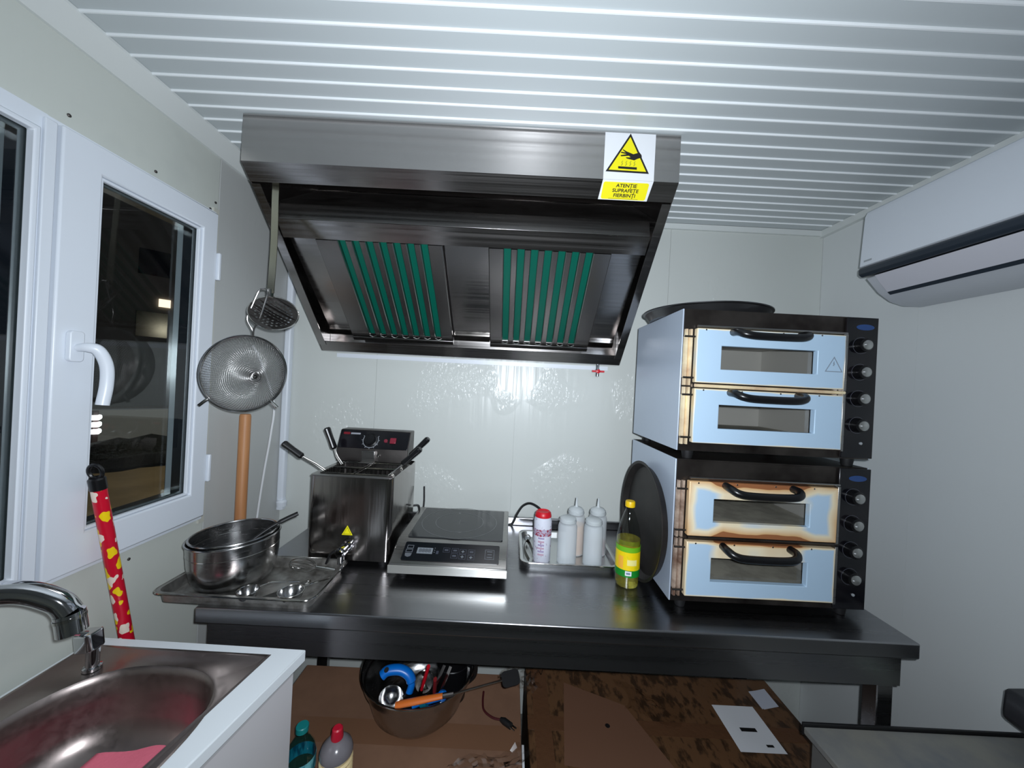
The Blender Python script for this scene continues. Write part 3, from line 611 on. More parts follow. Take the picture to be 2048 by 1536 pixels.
part('logo_bar', MB().box(-.095, -.057, .018, .0245, .003, .0035, PMF), mat('logo_grey', (150, 152, 160), .4), cpn)
part('thermostat_knob', MB().lathe([(.027, .003), (.027, .006), (.021, .008), (.019, .024), (0, .025)], 28, PMF @ T(-.012, -.003, 0)), black_pl, fy)
part('dial_ring', MB().ring([(-.012+.031*math.cos(R(150+a*240/24)), -.003+.031*math.sin(R(150+a*240/24))) for a in range(25)]+[(-.012+.0285*math.cos(R(390-a*240/24)), -.003+.0285*math.sin(R(390-a*240/24))) for a in range(25)], [(-.012+.03*math.cos(R(150+a*240/24)), -.003+.03*math.sin(R(150+a*240/24))) for a in range(25)]+[(-.012+.0295*math.cos(R(390-a*240/24)), -.003+.0295*math.sin(R(390-a*240/24))) for a in range(25)], .003, .0034, 'z', PMF), mat('dial_print', (150, 154, 160), .4), cpn)
for a in range(9):
    q = R(150+a*30); part('dial_tick', MB().box(.031, .0355, -.0008, .0008, .003, .0034, PMF @ T(-.012, -.003, 0) @ Matrix.Rotation(q, 4, 'Z')), mat('dial_print', (150, 154, 160), .4), cpn)
part('pilot_lamp', MB().lathe([(.0075, .003), (.007, .008), (0, .009)], 14, PMF @ T(.048, -.004, 0)), mat('red_lamp', (120, 40, 54), .3), cpn)
part('power_switch', MB().box(.064, .088, -.014, .009, .003, .009, PMF), mat('red_switch', (126, 36, 52), .3), cpn, bevel=.002)
part('bracket', MB().box(-.565, -.515, 1.398, 1.4115, 1.172, 1.214).box(-.567, -.513, 1.376, 1.4, 1.170, 1.174), steel, fy, bevel=.001)
part('bracket_screw', MB().lathe([(.007, 0), (.006, .008), (0, .009)], 12, T(-.503, 1.4115, 1.197) @ Matrix.Rotation(R(90), 4, 'X')), polish, fy)
part('caution_triangle', MB().prism([(-.539, .972), (-.503, .972), (-.521, 1.004)], FY0-.0006, FY0-.0001, 'y'), yellow_m, fy, smooth=False, label='small yellow warning triangle')
part('caution_triangle_line', MB().ring([(-.534, .975), (-.508, .975), (-.521, .998)], [(-.5325, .976), (-.5095, .976), (-.521, .9962)], FY0-.001, FY0-.0007, 'y'), ink_m, fy)
dvp = part('drain_valve', MB().lathe([(.019, 0), (.019, .004), (.012, .005), (.012, .03), (.016, .031), (.016, .048), (.011, .05), (.011, .06), (0, .06)], 20, T(-.518, FY0, .935) @ Matrix.Rotation(R(90), 4, 'X')).lathe([(.010, 0), (.010, -.03), (.007, -.03), (0, -.02)], 16, T(-.518, FY0-.045, .93)), chrome, fy)
part('valve_lever', MB().strip([(-.530, FY0-.05, .945), (-.546, FY0-.055, .935), (-.556, FY0-.058, .905)], .014, .006, (0, 1, 0)), black_pl, dvp, bevel=.001)
for x in (FX0+.03, FX1-.03):
    for y in (FY0+.03, FY1-.03): part('foot', MB().lathe([(.014, -.018), (.016, 0), (0, 0)], 12, T(x, y, FZ0)), rubber, fy)
# baskets (things of their own, hanging in the tank)
bx = [(-.632, -.519), (-.514, -.401)]; by = [(1.226, 1.312), (1.316, 1.398)]
hand_pts = {
 (0, 0): [(-.632, 1.262, 1.166), (-.665, 1.255, 1.19), (-.705, 1.245, 1.215), (-.765, 1.232, 1.262)],
 (0, 1): [(-.620, 1.36, 1.168), (-.640, 1.36, 1.195), (-.652, 1.36, 1.225), (-.684, 1.36, 1.302)],
 (1, 0): [(-.401, 1.262, 1.168), (-.385, 1.262, 1.185), (-.362, 1.258, 1.205), (-.303, 1.25, 1.262)],
 (1, 1): [(-.401, 1.36, 1.168), (-.388, 1.36, 1.188), (-.366, 1.358, 1.212), (-.300, 1.352, 1.282)]}
blabs = {(0, 0): 'wire noodle basket at the front left of the fryer', (0, 1): 'wire noodle basket at the back left of the fryer',
         (1, 0): 'wire noodle basket at the front right of the fryer', (1, 1): 'wire noodle basket at the back right of the fryer'}
wire_m = mat('basket_wire', (170, 168, 164), .2, 1)
for i in (0, 1):
    for j in (0, 1):
        x0, x1 = bx[i]; y0, y1 = by[j]; zt = FZ1+.006
        bk = thing('noodle_basket', blabs[(i, j)], 'basket', ((x0+x1)/2, (y0+y1)/2, 1.05), group='baskets in the fryer')
        part('rim_wire', MB().tube([(x0+.002, y0+.002, zt), (x1-.002, y0+.002, zt), (x1-.002, y1-.002, zt), (x0+.002, y1-.002, zt)], .0028, 8, True), wire_m, bk)
        cg = MB()
        for k in range(7):
            x = x0+.006+(x1-x0-.012)*k/6
            cg.tube([(x, y0+.004, zt), (x, y0+.006, 1.06), (x, y1-.006, 1.06), (x, y1-.004, zt)], .0011, 5)
        for k in range(6):
            y = y0+.008+(y1-y0-.016)*k/5
            cg.tube([(x0+.004, y, zt), (x0+.006, y, 1.062), (x1-.006, y, 1.062), (x1-.004, y, zt)], .0011, 5)
        for k in range(5):
            z = 1.065+.02*k; cg.tube([(x0+.004, y0+.004, z), (x1-.004, y0+.004, z), (x1-.004, y1-.004, z), (x0+.004, y1-.004, z)], .001, 5, True)
        part('wire_cage', cg, wire_m, bk)
        hp = [Vector(p) for p in hand_pts[(i, j)]]
        dy = Vector((0, .006, 0))
        part('handle_rods', MB().tube([hp[0]-dy, hp[1]-dy, hp[2]-dy*.5], .0026, 8).tube([hp[0]+dy, hp[1]+dy, hp[2]+dy*.5], .0026, 8), wire_m, bk)
        g0 = hp[2]; g1 = hp[3]; u = (g1-g0)
        part('grip', MB().tube([g0-u*.02, g0+u*.06, g0+u*.5, g0+u*.94, g1], [.008, .0135, .0125, .0140, .010], 12, flat=.8), black_pl, bk)
part_cable = MB().tube(arc([(-.374, 1.47, .99), (-.352, 1.475, .985), (-.35, 1.48, .93), (-.358, 1.52, .90), (-.352, 1.56, .96), (-.363, 1.60, 1.03)]), .0035, 8)
single('power_cable', part_cable, black_mt, 'thin black cable behind the right side of the fryer', 'cable', (-.36, 1.5, .9))

# ------------------------------------------------------------------ induction cooktop
ck = thing('induction_cooktop', 'stainless steel induction cooktop with black touch panel', 'cooktop', (-.17, 1.3, TZ))
KX0, KX1, KY0, KY1 = -.356, .013, 1.128, 1.515
part('body', MB().prism([(KY0, TZ+.027), (KY0, TZ+.052), (KY0+.094, TZ+.094), (KY1, TZ+.100), (KY1, TZ+.027)], KX0, KX1, 'x'), steel, ck, bevel=.003)
part('front_strip', MB().box(KX0-.001, KX1+.001, KY0-.004, KY0-.0001, TZ+.026, TZ+.051), mat('satin_strip', (196, 196, 190), .35, .7), ck, bevel=.001)
part('glass_plate', MB().prism(rrect(KX0+.03, KX1-.018, KY0+.102, KY1-.02, .006), 0, .004, 'z', basis((0, KY0+.094, TZ+.0942), (1, 0, 0), (0, .293, .006)) @ T(0, -KY0-.094, 0)), cooktop_glass, ck)
GB = basis((0, KY0+.094, TZ+.0942), (1, 0, 0), (0, .293, .006)) @ T(-.17, .145, .0041)
for r0 in (.14, .09):
    part('zone_ring', MB().ring([(x, y) for x, y in circ(56, r0)], [(x, y) for x, y in circ(56, r0-.003)], 0, .0003, 'z', GB), ring_m, ck)
part('zone_cross', MB().box(-.022, .022, -.001, .001, 0, .0003, GB).box(-.001, .001, -.022, .022, 0, .0003, GB), ring_m, ck)
sd = Vector((0, .094, .042))
KM = basis(((KX0+KX1)/2, KY0, TZ+.052), (1, 0, 0), sd)
tp = part('touch_panel', MB().prism(rrect(-.152, .158, .017, .088, .005), .0003, .0022, 'z', KM), mat('touch_black', (12, 14, 20), .2), ck)
part('display', MB().box(-.108, -.058, .043, .066, .0022, .0026, KM), lcd_m, tp)
text('display_digits', '8888', .018, KM @ T(-.083, .0545, .0027), mat('lcd_digit', (70, 74, 80), .4), tp, sx=1.1)
part('level_icon', MB().frame((-.143, -.122, .061, .074), (-.141, -.124, .063, .072), .0022, .0026, 'z', KM).frame((-.144, -.122, .046, .0585), (-.142, -.124, .048, .0565), .0022, .0026, 'z', KM).prism([(-.144, .043), (-.122, .043), (-.124, .032), (-.133, .028), (-.142, .032)], .0022, .0026, 'z', KM), icon_m, tp)
for x, y in ((-.052, .066), (-.052, .058), (-.052, .050)): part('indicator', MB().prism([(a, b) for a, b in circ(8, .0017, x, y)], .0022, .0027, 'z', KM), icon_m, tp)
part('unit_icon', MB().box(-.046, -.038, .044, .056, .0022, .0026, KM), mat('icon_dim', (54, 58, 70), .4), tp)
for x, y, bright in ((-.014, .061, 0), (.014, .061, 0), (.014, .040, 0), (.040, .058, 1), (.040, .038, 1), (.068, .058, 0), (.068, .037, 1)):
    bt = part('touch_button', MB().frame((x-.011, x+.011, y-.009, y+.009), (x-.0098, x+.0098, y-.0078, y+.0078), .0022, .0025, 'z', KM), mat('icon_dim', (54, 58, 70), .4), tp)
    part('button_symbol', MB().box(x-.005, x+.005, y-.0012, y+.0012, .0022, .0026, KM).box(x-.0014, x+.0014, y-.0045, y+.0045, .0022, .0026, KM) if bright else MB().box(x-.006, x+.006, y-.003, y+.003, .0022, .0026, KM), lcd_m if bright else mat('icon_dim2', (66, 70, 80), .4), bt)
part('power_icon', MB().frame((.112, .142, .033, .07), (.1135, .1405, .0345, .0685), .0022, .0025, 'z', KM).box(.118, .136, .061, .064, .0022, .0026, KM).box(.120, .134, .050, .0525, .0022, .0026, KM).box(.118, .136, .040, .0425, .0022, .0026, KM), icon_m, tp)
for x in (KX0+.035, KX1-.04):
    for y in (KY0+.045, KY1-.05): part('foot', MB().lathe([(.014, -.0268), (.016, -.022), (.013, 0), (0, 0)], 14, T(x, y, TZ+.027)), rubber, ck)
single('power_cable', MB().tube(arc([(.016, 1.47, .93), (.03, 1.475, .935), (.05, 1.51, .965), (.075, 1.55, .985), (.11, 1.58, .985), (.155, 1.59, .955), (.17, 1.592, .91), (.2, 1.60, .876), (.3, 1.605, .876)]), .005, 10), black_mt, 'thick black cable arching out of the right side of the cooktop', 'cable', (.1, 1.55, TZ))

# ------------------------------------------------------------------ right-hand steel tray and what stands in it
def gastro_tray(name, x0, x1, y0, y1, z0, h, m, label):
    t = thing(name, label, 'tray', ((x0+x1)/2, (y0+y1)/2, z0))
    n = len(rrect(0, 1, 0, 1, .1))
    out = rrect(x0, x1, y0, y1, .03); rim_i = rrect(x0+.010, x1-.010, y0+.010, y1-.010, .024); bot = rrect(x0+.016, x1-.016, y0+.016, y1-.016, .022); bo2 = rrect(x0+.014, x1-.014, y0+.014, y1-.014, .023)
    vs = [(x, y, z0+h-.003) for x, y in out]+[(x, y, z0+h) for x, y in out]+[(x, y, z0+h) for x, y in rim_i]+[(x, y, z0+.002) for x, y in bot]
    vs += [(x, y, z0+h-.003) for x, y in rim_i]+[(x, y, z0) for x, y in bo2]
    fs = []
    for a, b in ((0, 1), (1, 2), (2, 3)):
        for i in range(n): fs.append((a*n+i, a*n+(i+1) % n, b*n+(i+1) % n, b*n+i))
    for a, b in ((0, 4), (4, 5)):
        for i in range(n): fs.append((a*n+i, a*n+(i+1) % n, b*n+(i+1) % n, b*n+i))
    fs += [tuple(range(3*n, 4*n)), tuple(range(5*n, 6*n))]
    part('pan', MB().add(vs, fs), m, t)
    part('rim_bead', MB().tube([(x, y, z0+h-.001) for x, y in out], .0022, 6, True), polish, t)
    return t
gastro_tray('steel_tray', .060, .402, 1.242, 1.52, TZ, .022, mat('bright_tray', (206, 208, 208), .28, 1), 'shiny shallow steel tray holding the squeeze bottles')
z0 = TZ+.0025
def spray_can(x, y):
    t = thing('spray_can', 'white cylindrical can with red cap standing in the tray', 'can', (x, y, z0))
    part('body', MB().lathe([(.030, 0), (.032, .003), (.032, .145), (.029, .155), (.029, .157), (0, .157)], 32), can_m, t, local=True)
    part('cap', MB().lathe([(.0295, .1575), (.0295, .162), (.027, .172), (.023, .176), (.018, .172), (0, .171)], 32), red_m, t, local=True)
    band = part('label_band', MB().ring(circ(32, .0325), circ(32, .0321), .094, .118), mat('can_band', (176, 168, 190), .4, spots=(120, (1, 1, 1), .45, .5, (150, 50, 70))), t, local=True)
    MZ = Matrix.Rotation(R(0), 4, 'Z')
    for k, zz in enumerate((.085, .073, .061, .05, .039, .028)):
        part('print_mark', MB().ring([(.0325*math.cos(R(a)), .0325*math.sin(R(a))) for a in (238, 246, 254, 262, 270, 278)]+[(.0322*math.cos(R(a)), .0322*math.sin(R(a))) for a in (278, 270, 262, 254, 246, 238)], [(.0324*math.cos(R(a)), .0324*math.sin(R(a))) for a in (239, 246, 254, 262, 270, 277)]+[(.0323*math.cos(R(a)), .0323*math.sin(R(a))) for a in (277, 270, 262, 254, 246, 239)], zz, zz+.006), mat('can_print_%d' % (k % 2), ((158, 146, 178), (182, 150, 166))[k % 2], .5), t, local=True)
    return t
spray_can(.137, 1.312)
def squeeze(x, y, label, fill, h=.0, nozzle=True):
    t = thing('squeeze_bottle', label, 'squeeze bottle', (x, y, z0), group='squeeze bottles in the tray')
    part('body', MB().lathe([(.031, 0), (.034, .003), (.034, .128+h), (.031, .138+h), (.024, .142+h), (0, .142+h)], 28), squeeze_m, t, local=True)
    if fill:
        part('sauce', MB().lathe([(.0, .004), (.031, .004), (.0315, fill[1]), (0, fill[1])], 24), fill[0], t, local=True)
    c = part('cap', MB().lathe([(.027, .1425+h), (.029, .144+h), (.029, .158+h), (.022, .166+h), (.008, .170+h), (.0055, .174+h), (.0025, .205+h), (0, .205+h)] if nozzle else [(.027, .1425+h), (.029, .144+h), (.029, .158+h), (.02, .163+h), (0, .163+h)], 24), mat('cap_plastic', (196, 202, 204), .4, alpha=.9), t, local=True)
    part('cap_collar', MB().ring(circ(24, .0305), circ(24, .0292), .146+h, .152+h), mat('cap_plastic2', (184, 190, 192), .4), c, local=True)
    return t
squeeze(.226, 1.305, 'empty clear squeeze bottle at the front left, beside the red-capped can', None, nozzle=False)
squeeze(.318, 1.300, 'empty clear squeeze bottle at the front right of the tray', None, nozzle=False)
squeeze(.268, 1.378, 'squeeze bottle holding orange sauce behind the front two', (sauce_m, .11), .006)
squeeze(.352, 1.383, 'squeeze bottle with dark red sauce nearest the leaning pan', (ketchup_m, .05), .006)
tg = thing('kitchen_tongs', 'steel tongs lying at the left end of the shiny tray', 'tongs', (.095, 1.36, z0))
for s in (-1, 1):
    part('arm', MB().strip(arc([(.092, 1.44, z0+.012), (.090+s*.010, 1.40, z0+.014), (.094+s*.014, 1.34, z0+.012), (.098+s*.006, 1.285, z0+.008)]), .014, .0015, (.3, 0, 1)), polish, tg)
part('spring_ring', MB().tube([(.092+.012*math.cos(a*PI/8), 1.455, z0+.016+.012*math.sin(a*PI/8)) for a in range(16)], .002, 6, True), polish, tg)

ol = thing('oil_bottle', 'plastic cooking oil bottle with yellow cap and yellow green label', 'bottle', (.403, 1.178, TZ))
shell = [(.030, .0005), (.036, .004), (.0375, .02), (.036, .03), (.0375, .04), (.0375, .155), (.036, .165), (.030, .195), (.018, .232), (.0135, .242), (.0135, .252)]
part('shell', MB().lathe(shell, 32, caps=False), pet_m, ol, local=True)
part('oil', MB().lathe([(0, .003), (.034, .005), (.0362, .02), (.0348, .03), (.0362, .04), (.0362, .152), (0, .152)], 32), oil_m, ol, local=True)
part('cap', MB().lathe([(.0145, .2525), (.0155, .2535), (.0155, .268), (.014, .271), (0, .271)], 24), mat('yellow_cap', (226, 186, 16), .4), ol, local=True)
lab = part('label', MB().ring(circ(40, .0384), circ(40, .0378), .062, .118), label_y, ol, local=True)
part('label_top', MB().ring(circ(40, .0384), circ(40, .0378), .1182, .134), label_g, lab, local=True)
part('label_base', MB().ring(circ(40, .0384), circ(40, .0378), .040, .0618), label_dg, lab, local=True)
def cyl_patch(a0, a1, r, z_0, z_1, n=8):
    o = [(r*math.cos(R(a0+(a1-a0)*k/n)), r*math.sin(R(a0+(a1-a0)*k/n))) for k in range(n+1)]
    i = [((r-.0006)*math.cos(R(a0+(a1-a0)*k/n)), (r-.0006)*math.sin(R(a0+(a1-a0)*k/n))) for k in range(n+1)]
    return MB().add([(x, y, z) for z in (z_0, z_1) for x, y in o], [(k, k+1, n+2+k, n+1+k) for k in range(n)])
part('price_tag', cyl_patch(243, 272, .0388, .046, .060), paper_m, lab, local=True)
part('price_figures', cyl_patch(248, 266, .0390, .050, .056), mat('price_ink', (110, 130, 150), .6), lab, local=True)
part('brand_patch', cyl_patch(250, 296, .0388, .078, .096), mat('pale_yellow', (236, 226, 140), .5), lab, local=True)
part('flower_patch', cyl_patch(206, 232, .0388, .066, .104), mat('label_orange', (240, 176, 60), .5), lab, local=True)

# ------------------------------------------------------------------ left-hand worn tray with bowls and tools
gastro_tray('serving_tray', -.932, -.500, .958, 1.188, TZ, .030, tray_m, 'worn steel tray overhanging the left end of the table')
tz = TZ+.003
def bowl(x, y, z, r, hgt, rot, m, label):
    t = thing('mixing_bowl', label, 'bowl', (x, y, z), rot, 'nested mixing bowls')
    pr = [(0, 0), (r*.66, 0), (r*.82, hgt*.08), (r*.92, hgt*.24), (r*.975, hgt*.55), (r*.99, hgt*.8), (r, hgt)]
    inn = [(a-.0012 if a > 0 else 0, b+.0012) for a, b in pr[::-1]]
    part('shell', MB().lathe(pr+inn[0:1]+inn[1:], 56), m, t, local=True)
    part('rolled_rim', MB().tube([(a, b, hgt) for a, b in circ(56, r)], .0032, 8, True), m, t, local=True)
    part('step_line', MB().tube([(a, b, hgt*.76) for a, b in circ(56, r*.984)], .0012, 6, True), polish, t, local=True)
    return t
bowl(-.797, 1.085, tz+.002, .114, .134, (0, R(-2.5), 0), bowl_m, 'larger outer steel mixing bowl standing in the worn tray')
bowl(-.797, 1.085, tz+.013, .107, .130, (0, R(-2.5), 0), bowl_m, 'smaller steel mixing bowl nested inside the larger one')
sp_ = thing('black_spatula', 'black spatula leaning across the rim of the nested bowls', 'spatula', (-.74, 1.12, tz+.1))
part('blade', MB().prism(rrect(-.03, .03, -.045, .035, .012), -.0015, .0015, 'z', basis((-.755, 1.09, tz+.112), (.5, .8, .05), (-.85, .5, -.3))), black_mt, sp_)
part('handle', MB().tube(arc([(-.77, 1.08, tz+.108), (-.725, 1.122, tz+.146), (-.695, 1.15, tz+.163), (-.667, 1.17, tz+.176)]), [.006]*13+[.009]*12, 10, flat=.7), black_mt, sp_)
def ladle(x, y, r, hgt, hp, label, m=bowl_m):
    t = thing('small_ladle', label, 'ladle', (x, y, tz), group='tools in the worn tray')
    pr = [(0, 0), (r*.55, .001), (r*.9, hgt*.5), (r, hgt)]
    part('cup', MB().lathe(pr+[(a-.001 if a else 0, b+.001) for a, b in pr[::-1]], 32, T(x, y, tz)), m, t)
    part('cup_rim', MB().tube([(a, b, tz+hgt) for a, b in circ(32, r, x, y)], .0016, 6, True), polish, t)
    part('handle', MB().tube(arc([Vector((x+.8*r*hp[0][0], y+.8*r*hp[0][1], tz+hgt*.9))]+[Vector(p) for p in hp[1:]]), .0034, 8, flat=.6), polish, t)
ladle(-.690, .990, .026, .030, [(.5, .8), (-.657, 1.03, tz+.03), (-.628, 1.058, tz+.018), (-.605, 1.085, tz+.006)], 'small cupped ladle in front of the bowls')
ladle(-.578, .998, .032, .028, [(.6, .7), (-.543, 1.04, tz+.028), (-.530, 1.08, tz+.016), (-.524, 1.115, tz+.006)], 'small ladle at the front right corner of the worn tray')
tgs = thing('serving_tongs', 'steel tongs with rounded loop end lying in the worn tray', 'tongs', (-.66, 1.02, tz), group='tools in the worn tray')
part('arm', MB().strip(arc([(-.668, .978, tz+.006), (-.645, 1.0, tz+.008), (-.605, 1.042, tz+.010), (-.582, 1.07, tz+.012)]), .010, .0016, (-.6, .7, .3)), polish, tgs)
part('arm', MB().strip(arc([(-.655, .976, tz+.006), (-.634, .997, tz+.008), (-.596, 1.036, tz+.010), (-.576, 1.064, tz+.012)]), .010, .0016, (-.6, .7, .3)), polish, tgs)
part('loop', MB().tube(arc([(-.583, 1.071, tz+.012), (-.572, 1.079, tz+.013), (-.567, 1.072, tz+.013), (-.577, 1.064, tz+.012)]), .0035, 8), polish, tgs)
wk = thing('balloon_whisk', 'small wire whisk lying at the back of the worn tray', 'whisk', (-.62, 1.13, tz), group='tools in the worn tray')
wv = MB(); WMx = basis((-.585, 1.140, tz+.022), (-.75, .1, .02), (.1, .75, 0))
for k in range(4):
    a = PI*k/4; wv.tube([(.005+.075*math.sin(PI*q/16)**.9 if False else .09*(1-math.cos(PI*q/16))/2+.0, .020*math.sin(PI*q/16)*math.cos(a)*(1 if True else 0), .020*math.sin(PI*q/16)*math.sin(a)) for q in range(17)], .001, 5, mtx=WMx)
    wv.tube([(.09*(1-math.cos(PI*q/16))/2, -.020*math.sin(PI*q/16)*math.cos(a), -.020*math.sin(PI*q/16)*math.sin(a)) for q in range(17)], .001, 5, mtx=WMx)
part('wires', wv, polish, wk)
part('handle', MB().tube([(-.585, 1.140, tz+.022), (-.555, 1.145, tz+.016), (-.53, 1.150, tz+.010)], [.005, .006, .005], 10), polish, wk)

# ------------------------------------------------------------------ sink unit
SZ = .815
sc = thing('sink_cabinet', 'white sink cabinet with white worktop edge in the left foreground', 'cabinet', (-.74, .5, 0))
# worktop outline, slightly out of square as it stands; opening for the inset sink
wt = [(-.477, .902), (-1.003, .910), (-1.015, .02), (-.625, .02)]
op = [(-.560, .868), (-.985, .872), (-.985, .06), (-.672, .06)]
part('worktop', MB().ring(wt, op, SZ-.028, SZ), worktop_m, sc, bevel=.003)
part('side_panel', MB().prism([(-.500, .893), (-.516, .893), (-.654, .05), (-.640, .05)], .06, SZ-.05), cab_m, sc, bevel=.002)
part('rear_panel', MB().prism([(-.518, .893), (-.995, .898), (-.995, .882), (-.520, .877)], .06, SZ-.03), cab_m, sc)
part('far_side_panel', MB().box(-1.008, -.996, .05, .88, .06, SZ-.03), cab_m, sc)
part('top_rail', MB().prism([(-.497, .886), (-.516, .886), (-.648, .06), (-.630, .06)], SZ-.05, SZ-.029), mat('rail_grey', (190, 190, 192), .4), sc)
part('door', MB().prism([(-.645, .03), (-.99, .03), (-.99, .048), (-.646, .048)], .08, SZ-.035), cab_m, sc, bevel=.002)
part('plinth', MB().prism([(-.53, .87), (-.99, .87), (-.99, .06), (-.66, .06)], 0, .058), mat('plinth_grey', (120, 120, 122), .5), sc)
sk_ = thing('steel_sink', 'brushed steel inset sink with rounded basin', 'sink', (-.76, .58, SZ))
# sink plate with rounded basin opening
nb = 72
def sup(a, cx, cy, rx, ry, p=3.2):
    ca, sa = math.cos(a), math.sin(a); return (cx+rx*abs(ca)**(2/p)*(1 if ca >= 0 else -1), cy+ry*abs(sa)**(2/p)*(1 if sa >= 0 else -1))
bcx, bcy = -.755, .575
levels = []
plate = [(-.549, .880), (-.995, .884), (-.998, .04), (-.664, .04)]
def outer_pt(a):
    d = Vector((math.cos(a), math.sin(a))); best = 9
    for k in range(4):
        p, q = Vector(plate[k]), Vector(plate[(k+1) % 4]); e = q-p; den = d.x*e.y-d.y*e.x
        if abs(den) < 1e-9: continue
        w_ = p-Vector((bcx, bcy)); t = (w_.x*e.y-w_.y*e.x)/den; u = (w_.x*d.y-w_.y*d.x)/den
        if t > 0 and -1e-6 <= u <= 1+1e-6: best = min(best, t)
    return (bcx+d.x*best, bcy+d.y*best)
angs = sorted([2*PI*k/nb for k in range(nb)]+[math.atan2(p[1]-bcy, p[0]-bcx) % (2*PI) for p in plate])
def sup_skew(a, k_, p):
    x, y = sup(a, 0, 0, .178*k_, .250*k_, p); return (bcx+x+.10*y*(1 if x > 0 else 0)*max(0, x/.178), bcy+y)
rings = [[(*outer_pt(a), SZ+.0005) for a in angs], [(*[bcx+(outer_pt(a)[0]-bcx)*.985, bcy+(outer_pt(a)[1]-bcy)*.985], SZ+.0042) for a in angs],
         [(*[bcx+(outer_pt(a)[0]-bcx)*.955, bcy+(outer_pt(a)[1]-bcy)*.955], SZ+.0042) for a in angs], [(*[bcx+(outer_pt(a)[0]-bcx)*.94, bcy+(outer_pt(a)[1]-bcy)*.94], SZ+.001) for a in angs]]
for k_, z_, p in ((1.035, SZ+.001, 2.7), (1.015, SZ+.0025, 2.7), (1.0, SZ-.001, 2.7), (.98, SZ-.012, 2.7), (.965, SZ-.05, 2.7), (.94, SZ-.095, 2.7), (.89, SZ-.125, 2.7), (.78, SZ-.142, 2.6), (.5, SZ-.149, 2.3), (.14, SZ-.153, 2)):
    rings.append([(*sup_skew(a, k_, p), z_) for a in angs])
na = len(angs); vs = [p for r_ in rings for p in r_]; fs = []
for i in range(len(rings)-1):
    for k in range(na): fs.append((i*na+k, i*na+(k+1) % na, (i+1)*na+(k+1) % na, (i+1)*na+k))
part('basin', MB().add(vs, fs), sink_m, sk_, angle=50)
part('drain', MB().lathe([(.036, .0), (.036, .003), (.03, .004), (.026, .001), (0, -.001)], 28, T(bcx, bcy, SZ-.1535)), chrome, sk_)
cl = MB()
def cloth_fn(u, v):
    x = -.838+.14*u+.012*(v-.5); y = .60+.192*v-.006*math.sin(u*5)
    return (x, y, SZ-.1425+.0025*math.sin(u*6+v*3)+.012*max(0, v-.75)**1.0*1.2+.003*math.sin(v*9)*u+.004*abs(u-.5))
cl.grid(cloth_fn, 16, 18)
single('dish_cloth', cl, pink_m, 'pink sponge cloth lying in the bottom of the sink', 'cloth', (-.77, .69, SZ-.14), solid=.004)
fa = thing('kitchen_faucet', 'curved chrome faucet spout reaching over the sink from the left', 'faucet', (-.955, .42, SZ))
part('base', MB().lathe([(.028, .003), (.028, .010), (.022, .014), (.022, .07), (.020, .075), (0, .075)], 24, T(-.955, .42, SZ)), chrome, fa)
part('spout', MB().tube(arc([(-.955, .42, SZ+.07), (-.953, .425, SZ+.20), (-.93, .46, SZ+.275), (-.87, .53, SZ+.308), (-.80, .59, SZ+.305), (-.755, .615, SZ+.280), (-.737, .622, SZ+.255)]), [.0175]*25+[.0178]*24, 20), chrome, fa)
part('aerator', MB().tube([(-.7372, .622, SZ+.256), (-.731, .6225, SZ+.222)], .0192, 20), chrome, fa)
part('aerator_ring', MB().tube([(-.7362, .622, SZ+.2500), (-.7352, .622, SZ+.2450)], .0200, 20), polish, fa)
va = thing('tap_lever', 'short chrome tap body with thin lever on the sink ledge', 'tap', (-.905, .812, SZ))
part('stem', MB().lathe([(.016, .002), (.016, .008), (.0115, .010), (.0115, .048), (0, .048)], 20, T(-.905, .812, SZ)), chrome, va)
part('head', MB().prism(rrect(-.020, .018, -.018, .018, .008), .046, .085, 'z', T(-.905, .812, SZ) @ Matrix.Rotation(R(-8), 4, 'Y')), chrome, va, bevel=.003)
part('lever', MB().tube([(-.915, .808, SZ+.083), (-.928, .79, SZ+.094), (-.940, .772, SZ+.102)], [.005, .004, .0042], 10), chrome, va)

# ------------------------------------------------------------------ sticks standing by the left wall
mp = thing('mop_handle', 'red broom handle printed with yellow and white flowers', 'broom handle', (-.975, 1.10, 0))
p0, p1 = Vector((-.972, 1.105, .003)), Vector((-.968, .862, 1.205)); u = (p1-p0).normalized()
part('shaft', MB().tube([p0+(p1-p0)*k/12 for k in range(13)], .0142, 18), flower_m, mp)
part('end_cap', MB().tube([p1-u*.004, p1+u*.022, p1+u*.026], [.0155, .0155, .0125], 18), black_pl, mp)
ce = p1+u*.040; sx_ = Vector((1, .25, 0)).normalized()
part('hang_loop', MB().tube([ce+sx_*.013*math.cos(a*PI/10)+u*.017*math.sin(a*PI/10) for a in range(20)], .0042, 8, True), black_pl, mp)
single('wooden_stick', MB().lathe([(.0, .001), (.017, .001), (.018, .004), (.0185, 1.33), (.016, 1.338), (0, 1.338)], 20, T(-.985, 1.352, 0)), wood_m, 'plain round wooden stick standing upright behind the bowls', 'wooden stick', (-.985, 1.352, 0))
single('white_cord', MB().tube(arc([(XL+.004, 1.43, 1.60), (-1.0, 1.44, 1.54), (-.945, 1.447, 1.38), (-.952, 1.45, 1.25), (-.974, 1.455, 1.1), (-.995, 1.46, .93), (-1.012, 1.46, .7), (-1.022, 1.46, .3), (-1.02, 1.46, .006)]), .004, 8), mat('cord_white', (226, 228, 230), .4), 'thin white cord hanging down beside the wooden stick', 'cord', (-.98, 1.455, 0))

